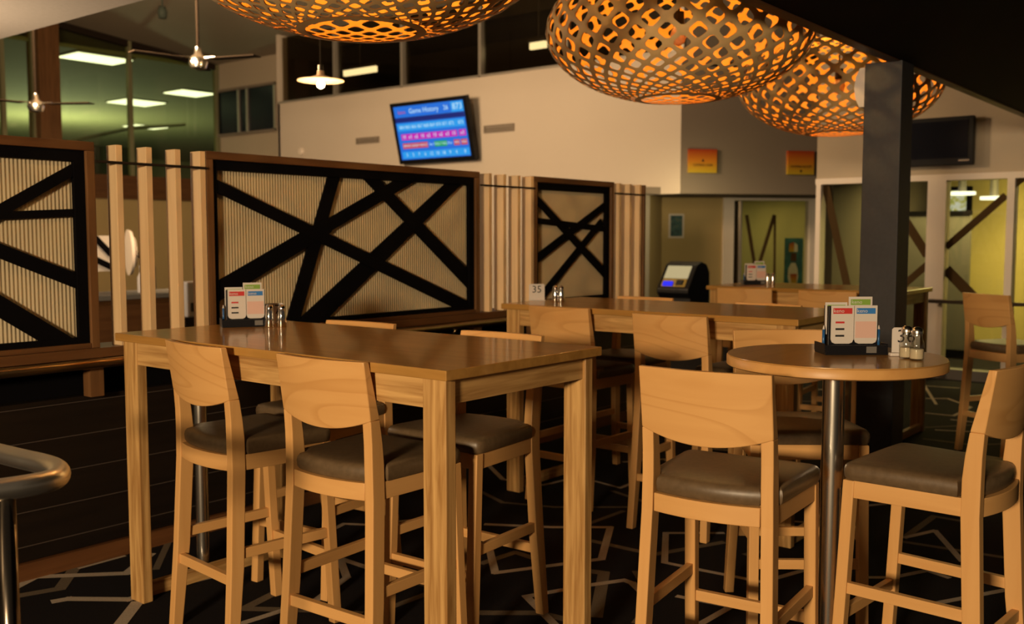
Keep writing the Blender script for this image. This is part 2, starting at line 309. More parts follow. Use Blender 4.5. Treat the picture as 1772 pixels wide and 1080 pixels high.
struct(B((13.2, 3, 3.9), (16.5, 16.4, 4.0)).build('floor_upper', 'dark_room'), 'dark floor beyond the clerestory windows', 'floor')
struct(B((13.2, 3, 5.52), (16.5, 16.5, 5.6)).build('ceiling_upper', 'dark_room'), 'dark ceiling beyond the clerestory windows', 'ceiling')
for px0, px1, py, lab, nm in ((596, 651, 122, 'glowing fluorescent tube behind the clerestory near the small lamp', 1), (918, 945, 75, 'short glowing tube behind the clerestory beside the latticed lamp', 2)):
    a, b = atx(px0, py + 5, 13.7), atx(px1, py - 5, 13.7); r = empty('tube_light', ((a.x), (a.y + b.y) / 2, a.z))
    tag(r, lab, 'light')
    B((13.67, b.y, a.z - .06), (13.73, a.y, a.z + .05)).build('tube', 'tube', r, world=True)
    B((13.65, b.y - .03, a.z + .052), (13.77, a.y + .03, a.z + .10)).build('housing', 'grey_panel', r, world=True)
    MB().tube([(13.71, (a.y + b.y) / 2, a.z + .10), (13.71, (a.y + b.y) / 2, 5.415)], .012, 8).build('rod', 'grey_panel', r, world=True)
# small wall vents
for (x0, y0, x1, y1), lab in (((617, 234, 656, 250), 'small grey louvred vent left of the lit screen'), ((838, 211, 890, 231), 'larger grey louvred vent right of the lit screen')):
    p, q = atx(x0, y1, 12.99), atx(x1, y0, 12.99); r = empty('wall_vent', (13, (p.y + q.y) / 2, p.z)); tag(r, lab, 'vent', 'wall vents')
    z0, z1 = p.z, q.z - (p.y - q.y) * .03
    fr_ = MB(); fr_.box((12.97, q.y, z0), (13, p.y, z0 + .025)); fr_.box((12.97, q.y, z1 - .025), (13, p.y, z1)); fr_.box((12.97, q.y, z0 + .025), (13, q.y + .025, z1 - .025)); fr_.box((12.97, p.y - .025, z0 + .025), (13, p.y, z1 - .025))
    fr_.build('frame', 'grey_wall', r, world=True)
    k = 6; h = (z1 - z0 - .06) / k
    for j in range(k): B((12.985, q.y + .026, z0 + .03 + j * h), (12.999, p.y - .026, z0 + .03 + (j + .7) * h)).build('slat', 'grey_wall', r, world=True)
p = atx(520, 262, 12.97); r = empty('smoke_detector', (12.97, p.y, p.z)); tag(r, 'small pale detector low on the white wall above the middle screen', 'detector')
MB().loft([[(12.99 - d, p.y + rr * math.cos(6.283 * k / 16), p.z + rr * math.sin(6.283 * k / 16)) for k in range(16)] for d, rr in ((-.01, .07), (.02, .07), (.045, .05))]).build('body', 'trim', r, world=True)

# ---- stepped back wall piece, with its window
struct(B((14, 16.5, 0), (14.2, 20.0, 5.6)).build('wall_back_recess', 'beige_wall'), 'recessed beige wall piece beside the green glass wall', 'wall')
struct(B((13, 16.52, 0), (14.0, 16.6, 5.5)).build('wall_back_return', 'white_wall'), 'short return at the end of the white wall', 'wall')
p, q = atx(375, 157, 13.98), atx(478, 225, 13.98); r = empty('window_6', (13.98, (p.y + q.y) / 2, q.z)); struct(r, 'small dark window in the recessed wall', 'window')
z1 = p.z - .03; z0 = q.z
B((13.97, q.y, z0), (13.99, p.y, z1)).build('pane', 'screen_dark', r, world=True)
for yy in (q.y, (q.y + p.y) / 2 - .1, (q.y + p.y) / 2 + .22, p.y): B((13.93, yy - .025, z0), (13.968, yy + .025, z1)).build('mullion', 'alum', r, world=True)
for zz in (z0, z1): B((13.93, q.y - .025, zz - .03), (13.968, p.y + .025, zz + .03)).build('frame', 'grey_wall', r, world=True)

# ---- left wall: olive below, brown header, green glass above
struct(B((3.0, 20, 0), (14, 20.2, 2.22)).build('wall_left', 'olive_wall'), 'olive lower wall far to the left', 'wall')
struct(B((3.0, 19.9, 2.22), (14, 20.2, 2.72)).build('trim_2', 'brown'), 'broad brown header below the green glass', 'trim')
gx = [aty(px, 200, 20).x for px in (8, 62, 98, 228, 340)]
def ctop(x): return 6.45 - (x - 3.5) * .1
panes = [(3.2, gx[0], 'left of the brown column at the frame edge'), (gx[0], gx[1], 'just left of the brown column'), (gx[2], gx[3], 'right of the brown column'), (gx[3], 13.95, 'next to the recessed wall')]
for i, (a, b, t) in enumerate(panes):
    r = empty('window_%d' % (7 + i), ((a + b) / 2, 20, 2.72)); struct(r, 'green tinted glass pane ' + t, 'window')
    MB().prism([(a + .03, 20.05, 2.72), (b - .03, 20.05, 2.72), (b - .03, 20.05, ctop(b) - .02), (a + .03, 20.05, ctop(a) - .02)], (0, .02, 0)).build('pane', 'green_glass', r, world=True)
    MB().prism([(b - .04, 20.0, 2.72), (b + .04, 20.0, 2.72), (b + .04, 20.0, ctop(b) - .02), (b - .04, 20.0, ctop(b) - .02)], (0, .12, 0)).build('mullion', 'green_room', r, world=True)
    MB().prism([(a + .04, 20.0, ctop(a) - .14), (b - .04, 20.0, ctop(b) - .14), (b - .04, 20.0, ctop(b) - .01), (a + .04, 20.0, ctop(a) - .01)], (0, .1, 0)).build('head', 'fan', r, world=True)
struct(B((gx[1], 19.8, 2.72), (gx[2], 20.3, 6.0)).build('wall_column', 'brown_z'), 'brown column standing in the green glass wall', 'column')
struct(B((2, 46, 2.2), (34, 46.1, 6.4)).build('wall_green_room', 'green_room'), 'olive wall of the lit room behind the green glass', 'wall')
struct(B((33, 20.2, 2.2), (33.1, 46, 6.4)).build('wall_green_room_end', 'green_room'), 'end wall of the lit room behind the green glass', 'wall')
zc = aty(166, 102, 20.9).z
struct(B((2, 20.2, zc + .02), (34, 46, zc + .1)).build('ceiling_green_room', 'green_room'), 'ceiling of the lit room behind the green glass', 'ceiling')
struct(B((2, 20.2, 2.1), (34, 46, 2.2)).build('floor_green_room', 'dark_green'), 'floor of the lit room behind the green glass', 'floor')
for (px, py, wx, wy, lab) in ((166, 102, .62, .85, 'largest and highest light panel behind the green glass'), (236, 178, .6, 1.1, 'light panel crossed by the glass mullion'), (252, 220, .6, .9, 'lowest light panel behind the green glass'), (328, 162, .5, .9, 'light panel against the recessed wall corner')):
    p = atz(px, py, zc - .02) 
    r = empty('light_panel', (p.x, p.y, zc)); tag(r, lab, 'light', 'ceiling light panels')
    B((p.x - wx, p.y - wy / 2, zc - .03), (p.x + wx, p.y + wy / 2, zc - .01)).build('diffuser', 'panel', r, world=True)
    B((p.x - wx - .04, p.y - wy / 2 - .04, zc - .01), (p.x + wx + .04, p.y + wy / 2 + .04, zc + .02)).build('frame', 'alum', r, world=True)
a, b = aty(115, 245, 22), aty(320, 213, 22); hr = MB().tube([aty(115, 245, 22), aty(225, 222, 24), aty(320, 215, 24)], .05, 8).build('handrail', 'green_room'); tag(hr, 'pale green handrail behind the green glass', 'handrail')
r = empty('dark_cabinet', (13.0, 24, 2.2)); tag(r, 'dark cabinet behind the green glass beside the mullion', 'cabinet')
B((12.2, 24, 2.2), (14.0, 24.6, 3.7)).build('body', 'dark_green', r, world=True); B((13.08, 23.97, 2.25), (13.9, 23.999, 3.65)).build('door', 'dark_green', r, world=True); B((12.25, 23.97, 2.25), (13.05, 23.999, 3.65)).build('door', 'dark_green', r, world=True)
r = empty('dark_cabinet', (10.2, 25, 2.2)); tag(r, 'low dark cabinet behind the green glass beside the column', 'cabinet')
B((9.9, 25, 2.2), (11.6, 25.6, 3.8)).build('body', 'dark_green', r, world=True); B((9.95, 24.97, 2.25), (10.73, 24.999, 3.75)).build('door', 'dark_green', r, world=True); B((10.77, 24.97, 2.25), (11.55, 24.999, 3.75)).build('door', 'dark_green', r, world=True)

# ---- grey bulkhead and the alcove with its door
P0 = Vector((13.0, yb0, 0)); P1 = atz(1415, 337, 2.046); u = Vector((P1.x - P0.x, P1.y - P0.y, 0)).normalized(); nb = Vector((-u.y, u.x, 0))
if nb.x < 0: nb = -nb
def obox(o, l0, l1, d0, d1, z0, z1):
    a = [o + u * l + nb * d for l, d in ((l0, d0), (l1, d0), (l1, d1), (l0, d1))]
    return MB().loft([[Vector((q.x, q.y, z0)) for q in a], [Vector((q.x, q.y, z1)) for q in a]])
LB = (Vector((P1.x, P1.y, 0)) - P0).length
struct(obox(P0, 0, LB + .8, 0, .25, 2.046, 5.5).build('wall_grey', 'grey_wall'), 'grey bulkhead wall carrying two orange signs', 'wall')
struct(obox(P0, -.6, LB + 2.5, .25, 2.0, 2.05, 2.15).build('ceiling_alcove', 'grey_wall'), 'low ceiling of the alcove', 'ceiling')
DD = 1.5                       # door wall stands behind the bulkhead
def hit(px, py, d):            # where a sight line meets the plane parallel to the grey wall, d behind it
    r_ = _ray(px, py); t = (nb.dot(P0) + d) / nb.dot(Vector((r_.x, r_.y, 0))); return Vector((t * r_.x, t * r_.y, CAMH + t * r_.z))
def lpos(px, d): return u.dot(hit(px, 400, d) - P0)
l0, l1, l2, l3, l4 = lpos(1145, DD), lpos(1250, DD), lpos(1268, DD), lpos(1400, DD), lpos(1425, DD)
zh = hit(1330, 346, DD).z
w_ = obox(P0, l0 - .05, l1, DD, DD + .12, 0, 2.06); struct(w_.build('wall_alcove', 'olive_wall'), 'warm olive alcove wall behind the terminal', 'wall')
q0 = P0 + u * l0 + nb * DD; q1 = Vector((13.2, ya, 0))
struct(MB().prism([q1, q0, q0 + Vector((-.1, .1, 0)), q1 + Vector((-.1, .1, 0))], (0, 0, 2.06)).build('wall_alcove_side', 'olive_wall'), 'shaded side wall of the alcove', 'wall')
r = empty('door_1', P0 + u * (l2 + l3) / 2 + nb * DD); struct(r, 'white framed glazed doorway in the alcove', 'door')
obox(P0, l1, l2, DD - .05, DD + .15, 0, zh + .06).build('jamb', 'trim', r, world=True)
obox(P0, l3, l4 + .3, DD - .05, DD + .15, 0, zh + .06).build('jamb', 'trim', r, world=True)
obox(P0, l2, l3, DD - .05, DD + .15, zh - .01, zh + .06).build('head', 'trim', r, world=True)
l25 = lpos(1283, DD); obox(P0, l2 + .03, l25 - .03, DD + .02, DD + .06, .02, zh - .02).build('door_stile', 'gunmetal', r, world=True)
obox(P0, l25 - .03, l25, DD - .02, DD + .10, .02, zh - .02).build('door_stile', 'alum', r, world=True)
obox(P0, l25, l3, DD + .04, DD + .05, .02, zh - .01).build('pane', 'glass', r, world=True)
def dstrip(x0, y0, x1, y1, wpx):
    a, b = hit(x0, y0, DD + .02), hit(x1, y1, DD + .02); wd = wpx * (a.xy.length) / FPX
    return MB().bar(a, b, wd, .008, up=tuple(nb))
dstrip(1292, 372, 1306, 460, 6).build('film_strip', 'strip', r, world=True); dstrip(1340, 372, 1313, 460, 6).build('film_strip', 'strip', r, world=True); dstrip(1341, 372, 1340, 500, 4).build('film_strip', 'strip', r, world=True)
struct(obox(P0, l2 - 3, l4 + 3, DD + 3.0, DD + 3.1, 0, 2.7).build('wall_door_room', 'lime_wall'), 'yellow green wall of the room beyond the doorway', 'wall')
struct(obox(P0, l2 - 3, l4 + 3, DD + .3, DD + 3.0, 2.5, 2.6).build('ceiling_door_room', 'beige_wall'), 'ceiling of the room beyond the doorway', 'ceiling')
# banner behind the door
DB = DD + 1.2; a, b = hit(1357, 496, DB), hit(1390, 412, DB); la, lb = u.dot(a - P0), u.dot(b - P0)
r = empty('banner', P0 + u * (la + lb) / 2 + nb * DB); tag(r, 'teal upright banner with a yellow figure seen through the doorway', 'banner')
obox(P0, la, lb, DB, DB + .02, .25, b.z).build('sheet', 'banner', r, world=True)
obox(P0, la - .05, lb + .05, DB - .08, DB + .1, 0, .05).build('foot', 'gunmetal', r, world=True); obox(P0, (la + lb) / 2 - .01, (la + lb) / 2 + .01, DB + .022, DB + .04, .05, b.z).build('pole', 'gunmetal', r, world=True)
def blob(name, mt, pts, d):   # flat printed shape on the banner
    return MB().prism([hit(x, y, d) for x, y in pts], tuple(-nb * .003)).build(name, mt, r, world=True)
blob('print_figure', 'salt', [(1366, 494), (1363, 480), (1364, 465), (1369, 455), (1376, 455), (1380, 465), (1381, 480), (1378, 494)], DB - .001)
blob('print_stripe', 'sign', [(1367, 474), (1379, 474), (1378, 490), (1369, 490)], DB - .005); blob('print_cap', 'sign', [(1365, 436), (1366, 422), (1374, 419), (1374, 436)], DB - .005); blob('print_cap', 'salt', [(1374, 436), (1375, 420), (1380, 424), (1380, 436)], DB - .005); blob('print_body', 'brown', [(1368, 452), (1369, 438), (1378, 438), (1378, 452)], DB - .005)
# orange signs
for (x0, y0, x1, y1), txt, arrow, lab in (((1190, 259, 1239, 299), 'GAMING | BAR', 1, 'orange sunset coloured sign with the mark above its words'), ((1361, 262, 1407, 302), 'GAMING ROOM', -1, 'orange sunset coloured sign with the mark below its words')):
    a, b = hit(x0, y1, -.01), hit(x1, y0, -.01); la, lb = u.dot(a - P0), u.dot(b - P0); r = empty('wall_sign', P0 + u * (la + lb) / 2 + Vector((0, 0, a.z))); tag(r, lab, 'sign', 'orange wall signs')
    obox(P0, la, lb, -.05, 0, a.z, b.z).build('board', 'sign', r, world=True)
    cz = (a.z + b.z) / 2 - .06; c0 = P0 + u * (la + lb) / 2 - nb * .053
    M_ = frame(Vector((c0.x, c0.y, cz)), u, (0, 0, 1)); text('lettering', txt, .055, M_, 'ink', r, sx=.85)
    M2 = frame(Vector((c0.x, c0.y, cz + .07 * arrow)), u, (0, 0, 1)); MB().prism([M2 @ Vector((-.022, -.02 * arrow, 0)), M2 @ Vector((.022, -.02 * arrow, 0)), M2 @ Vector((0, .025 * arrow, 0))], tuple(nb * .002)).build('mark', 'ink', r, world=True)
# framed notice in the alcove
a, b = hit(1157, 412, DD - .02), hit(1184, 370, DD - .02); la, lb = u.dot(a - P0), u.dot(b - P0); r = empty('framed_notice', P0 + u * (la + lb) / 2 + nb * (DD - .01) + Vector((0, 0, a.z))); tag(r, 'small white framed dark notice on the alcove wall', 'picture')
obox(P0, la, lb, DD - .02, DD, a.z, b.z).build('frame', 'paper', r, world=True); obox(P0, la + .03, lb - .03, DD - .026, DD - .02, a.z + .03, b.z - .03).build('print', 'photo', r, world=True)

# ---- window wall on the right
XW = 10.4; yl = atx(1413, 312, XW).y
struct(B((XW, -6, 2.03), (XW + .15, yl, 5.6)).build('wall_right', 'beige_wall'), 'beige wall above the right hand windows', 'wall')
mu = [atx(px, 400, XW).y for px in (1413, 1421, 1605, 1637, 1742, 1755)]
r = empty('window_11', (XW, 2.5, 0)); struct(r, 'white framed glazed partition on the right', 'window')
B((XW - .03, -4, 1.97), (XW + .12, yl, 2.03)).build('head', 'trim', r, world=True)
B((XW - .04, mu[1], 0), (XW + .12, mu[0], 1.97)).build('mullion', 'trim', r, world=True); B((XW - .04, mu[3], 0), (XW + .12, mu[2], 1.97)).build('mullion', 'trim', r, world=True); B((XW - .04, mu[5], 0), (XW + .12, mu[4], 1.97)).build('mullion', 'trim', r, world=True)
B((XW - .04, mu[5] - 1.3, 0), (XW + .12, mu[5] - 1.2, 1.97)).build('mullion', 'trim', r, world=True)
B((XW - .05, -4, 0), (XW + .12, mu[0], .10)).build('sill', 'grey_panel', r, world=True)
for a, b in ((mu[1], mu[2]), (mu[3], mu[4]), (mu[5], mu[5] - 1.2)): B((XW + .03, b, .10), (XW + .04, a, 1.97)).build('pane', 'glass', r, world=True)
def wstrip(x0, y0, x1, y1, wpx):
    a, b = atx(x0, y0, XW + .025), atx(x1, y1, XW + .025); D = a.x * _fw.x + a.y * _fw.y
    return MB().bar(a, b, wpx * D / FPX, .006, up=(1, 0, 0))
for s_ in ((1428, 318, 1468, 505, 13), (1568, 384, 1605, 442, 15), (1563, 494, 1605, 458, 12), (1637, 428, 1741, 338, 12), (1637, 466, 1690, 520, 18), (1756, 320, 1772, 308, 10)): wstrip(*s_).build('film_strip', 'strip', r, world=True)
r = empty('ledge_rail', (XW - .2, 2.5, 0)); tag(r, 'dark metal ledge rail running along the right hand windows', 'rail')
B((XW - .24, -3, .765), (XW - .12, mu[2] - .05, .80)).build('rail', 'gunmetal', r, world=True)
for yy in (2.95, 1.5, 0.1): B((XW - .2, yy - .015, 0), (XW - .17, yy + .015, .765)).build('bracket', 'gunmetal', r, world=True)
# room behind those windows
struct(B((14.1, -6, 0), (14.2, 4.12, 2.6)).build('wall_window_room', 'lime_wall'), 'yellow lit wall of the room beyond the windows', 'wall')
struct(B((10.56, -6, 2.42), (14.1, 4.12, 2.5)).build('ceiling_window_room', 'grey_wall'), 'ceiling of the room beyond the windows', 'ceiling')
struct(B((10.56, 4.04, 0), (14.1, 4.12, 2.42)).build('wall_window_room_left', 'dark_room'), 'dark side wall of the room beyond the windows', 'wall')
p, q = atx(1640, 515, 12.2), atx(1680, 372, 12.2); r = empty('grey_partition', (12.2, (p.y + q.y) / 2, 0)); tag(r, 'grey partition panel standing behind the glazed windows', 'partition')
B((12.2, q.y, .1), (12.26, atx(1566, 400, 12.2).y, q.z)).build('board', 'grey_panel', r, world=True); B((12.18, q.y, q.z), (12.28, atx(1566, 400, 12.2).y, q.z + .05)).build('cap', 'black', r, world=True); B((12.16, q.y, 0), (12.3, atx(1566, 400, 12.2).y, .1)).build('foot', 'black', r, world=True)
for k, (x0, y0, x1, y1) in enumerate(((1562, 365, 1603, 328), (1638, 370, 1673, 329))):
    p, q = atx(x0, y0, 13.95), atx(x1, y1, 13.95); r = empty('window_%d' % (12 + k), (13.95, (p.y + q.y) / 2, p.z)); struct(r, 'small bright outside window with foliage, %s of the two' % ['left', 'right'][k], 'window')
    B((14.0, q.y, p.z), (14.02, p.y, q.z)).build('pane', 'foliage', r, world=True)
    f = MB()
    for bb in (((13.95, q.y - .05, p.z - .05), (14.05, p.y + .05, p.z)), ((13.95, q.y - .05, q.z), (14.05, p.y + .05, q.z + .05)), ((13.95, q.y - .05, p.z), (14.05, q.y, q.z)), ((13.95, p.y, p.z), (14.05, p.y + .05, q.z))): f.box(*bb)
    f.build('frame', 'black', r, world=True)
for px, py, lab in ((1665, 334, 'left of the two small ceiling lights beyond the right hand windows'), (1720, 342, 'right of the two small ceiling lights beyond the right hand windows')):
    p = atz(px, py, 2.0); s = (2.4 - CAMH) / (2.0 - CAMH); p = atz(px, py, 2.38)
    if p.x > 13.7: p = atx(px, py, 13.4)
    r = empty('ceiling_lamp', (p.x, p.y, p.z)); tag(r, lab, 'light', 'small ceiling lights')
    MB().loft([[(p.x + .16 * math.cos(6.283 * k / 16) , p.y + .16 * math.sin(6.283 * k / 16), p.z + d) for k in range(16)] for d in (-.025, .015)]).build('diffuser', 'panel', r, world=True)
    MB().lathe([(.05, .016), (.05, 2.42 - p.z)], (p.x, p.y, p.z), 10).build('stem', 'grey_panel', r, world=True)

# ---- pillar
p = atz(1553, 400, 1.0); k_ = 5.5 / (Vector((p.x, p.y, 0)).dot(_fw)); px_, py_ = p.x * k_, p.y * k_
pi_ = MB(); pi_.box((px_, py_, 0), (px_ + .205, py_ + .205, 2.38)); po = pi_.build('wall_pillar', 'pillar', bevel=.004); struct(po, 'square charcoal pillar behind the round table', 'pillar')
r = empty('wall_speaker', (px_ + .1, py_ + .21, 2.1)); tag(r, 'white curved speaker fixed to the back of the charcoal pillar', 'speaker')
sp_ = MB(); prof = [(.0, .0), (.035, .002), (.058, .05), (.066, .11), (.058, .17), (.035, .218), (.0, .22)]
sp_.loft([[(px_ + .03, py_ + .207 + d, 2.145 + z) for d, z in prof], [(px_ + .17, py_ + .207 + d, 2.145 + z) for d, z in prof]]); sp_.build('body', 'paper', r, world=True)
B((px_ + .07, py_ + .205, 2.2), (px_ + .13, py_ + .2065, 2.28)).build('bracket', 'gunmetal', r, world=True)

# ---- low wall with dark boards, sill and skirt
YS = 4.05
r = empty('wall_low', (0, 4.1, 0)); struct(r, 'low wall of dark horizontal boards under the screens', 'wall')
B((-1, 4.10, 0), (6.65, 4.22, .715)).build('core', 'black', r, world=True)
for i, (z0, z1) in enumerate(((.075, .137), (.141, .281), (.285, .424), (.428, .568), (.572, .711))): B((-1, 4.085, z0), (6.65, 4.10, z1)).build('board', 'darkboard', r, world=True, bevel=.0025)
for z in (.138, .282, .425, .569, .7115): B((-1, 4.081, z), (6.65, 4.0995, z + .003)).build('lit_edge_strip', 'lit_edge_strip', r, world=True)  # added pale strips imitate light catching the boards' top edges
B((-1, 4.065, 0), (6.65, 4.10, .072)).build('skirting', 'skirt', r, world=True)
B((-1, 4.085, .716), (6.65, 4.24, .735)).build('cap', 'darkboard', r, world=True)
B((-1, 4.14, .736), (6.65, 4.18, .90)).build('back_board', 'black', r, world=True)
B((-1, 4.00, .905), (6.65, 4.20, .945)).build('sill', 'brown', r, world=True)
for x in (-.4, .9, 2.17, 2.72, 4.0, 4.67, 5.26, 6.19): B((x - .03, 4.02, .736), (x + .03, 4.08, .905)).build('foot_block', 'brown_z', r, world=True)
r = empty('handrail', (2, 3.97, .89)); tag(r, 'long bronze handrail running below the screens', 'handrail')
MB().tube([(-1, 3.965, .885), (6.6, 3.965, .885)], .021, 14).build('rail', 'bronze', r, True, world=True); 
for x in (-.4, 1.0, 2.9, 4.4, 5.9): MB().tube([(x, 3.965, .868), (x, 3.99, .83), (x, 4.085, .83)], .009, 8).build('bracket', 'bronze', r, True, world=True)

# ================================================================== SCREENS
def clip(poly, x0, x1, z0, z1):
    for ax, lim, sg in ((0, x0, 1), (0, x1, -1), (1, z0, 1), (1, z1, -1)):
        out = []
        for i in range(len(poly)):
            a, b = poly[i - 1], poly[i]; da, db = sg * (a[ax] - lim), sg * (b[ax] - lim)
            if (da >= 0) != (db >= 0): t = da / (da - db); out.append((a[0] + t * (b[0] - a[0]), a[1] + t * (b[1] - a[1])))
            if db >= 0: out.append(b)
        poly = out
        if len(poly) < 3: return []
    return poly
def screen(label, xa, xb, straps):
    z0, z1 = .945, 1.816; r = empty('divider_screen', ((xa + xb) / 2, YS, z0)); tag(r, label, 'screen', 'corrugated divider screens')
    fw_ = .038
    B((xa, 4.02, z1 - fw_), (xb, 4.10, z1)).build('frame_rail', 'brown', r, world=True, bevel=.003); B((xa + fw_, 4.02, z0), (xb - fw_, 4.10, z0 + .022)).build('frame_rail', 'brown', r, world=True, bevel=.003)
    for x in (xa, xb - fw_): B((x, 4.02, z0), (x + fw_, 4.10, z1 - fw_)).build('frame_post', 'brown_z', r, world=True, bevel=.003)
    ix0, ix1, iz0, iz1 = xa + fw_, xb - fw_, z0 + .022, z1 - fw_; bw = .046
    B((ix0, 4.035, iz1 - bw), (ix1, 4.06, iz1)).build('border', 'black', r, world=True); B((ix0, 4.035, iz0), (ix1, 4.06, iz0 + bw * .55)).build('border', 'black', r, world=True)
    B((ix0, 4.035, iz0 + bw * .55), (ix0 + bw * .6, 4.06, iz1 - bw)).build('border', 'black', r, world=True); B((ix1 - bw, 4.035, iz0 + bw * .55), (ix1, 4.06, iz1 - bw)).build('border', 'black', r, world=True)
    # corrugated sheet
    n = int((ix1 - ix0) / .0165 * 6); mb_ = MB(); ra = []; rb = []
    for i in range(n + 1):
        x = ix0 + (ix1 - ix0) * i / n; y = 4.068 +   .0019 * math.cos(6.28319 * i / 6); ra.append((x, y, iz0)); rb.append((x, y, iz1))
    mb_.loft([ra, rb], caps=False, close=False); mb_.build('corrugated_sheet', 'cream', r, True, world=True)
    dy_ = [0]
    for (x0, y0, x1, y1, w0, w1) in straps:
        a, b = aty(x0, y0, 4.035), aty(x1, y1, 4.035); a2, b2 = Vector((a.x, a.z)), Vector((b.x, b.z)); t = (b2 - a2).normalized(); nn = Vector((-t.y, t.x))
        def D(p_): return (p_.x * _fw.x + p_.y * _fw.y) / FPX
        wa, wb = w0 * D(a) * 1.0, w1 * D(b) * 1.0
        a2e, b2e = a2 - t * .12, b2 + t * .12
        poly = clip([tuple(a2e - nn * wa / 2), tuple(b2e - nn * wb / 2), tuple(b2e + nn * wb / 2), tuple(a2e + nn * wa / 2)], ix0 + .012, ix1 - .012, iz0 + .012, iz1 - .012)
        dy_[0] += .0012
        if poly: MB().prism([(x, 4.040 + dy_[0], z) for x, z in poly], (0, .012, 0)).build('strap', 'black', r, world=True)
    return r
Z = lambda x, y: (340 + x / 3.176, 260 + y / 3.176)
def S_(a, b, w0, w1): return (*Z(*a), *Z(*b), w0, w1)
screen('wide corrugated screen with eight way black straps behind the long table', 2.734, 4.685, [S_((75, 175), (1480, 858), 20, 22), S_((100, 792), (650, 462), 33, 27), S_((650, 462), (1185, 150), 22, 20), S_((770, 125), (545, 920), 24, 27), S_((955, 140), (1485, 690), 21, 27), S_((1445, 165), (680, 905), 21, 38)])
screen('left screen cut off by the frame edge with fanned black straps', .42, 2.19, [(122, 297, -60, 400, 18, 22), (128, 368, -20, 374, 13, 14), (131, 485, -120, 386, 25, 24), (125, 603, -150, 440, 34, 34)])
screen('narrow right screen with crossed black straps', 5.235, 6.205, [(922, 335, 1043, 467, 12, 15), (924, 381, 1039, 395, 10, 10), (924, 454, 1040, 363, 15, 11), (942, 511, 1031, 400, 14, 12)])

# ---- timber slats between the screens
slabs = []
def slat(x, lab, grp, m_='slat', wdt=.03, dep=.078):
    o = B((-wdt * 0, 0, 0), (wdt, dep, 1.812 - .945)).build('timber_slat', m_, bevel=.002); o.location = (x, 4.02, .945); tag(o, lab, 'slat', grp); return o
n4 = ['first', 'second', 'third', 'fourth']
for i, px in enumerate((200, 252, 302)): slat(aty(px, 255, 4.02).x, 'pale timber slat, %s from the left end of the long table' % n4[i], 'slats left of the wide screen')
slat(2.70, 'pale timber slat touching the left end of the wide screen', 'slats left of the wide screen')
for i, px in enumerate((846, 871, 896)): slat(aty(px, 300, 4.02).x, 'pale timber slat, %s to the right of the wide screen' % n4[i], 'slats between the wide and narrow screens')
slat(5.202, 'pale timber slat touching the left side of the narrow screen', 'slats between the wide and narrow screens')
for i, px in enumerate((1072, 1090, 1107)): slat(aty(px, 316, 4.02).x, 'pale timber slat, %s to the right of the narrow screen' % n4[i], 'slats right of the narrow screen')
slat(6.62, 'dark brown end slat closing the row of screens', 'slats right of the narrow screen', 'brown_z')
for a, b, lab in ((2.19, 2.734, 'thin dark rod tying the slats beside the left screen'), (4.685, 5.235, 'thin dark rod tying the slats between wide and narrow screens'), (6.205, 6.62, 'thin dark rod tying the slats at the end of the row')):
    o = MB().tube([(0, 0, 0), (b - a, 0, 0)], .006, 8).build('tie_rod', 'fan'); o.location = (a, 4.014, 1.735); tag(o, lab, 'rod', 'slat tie rods')

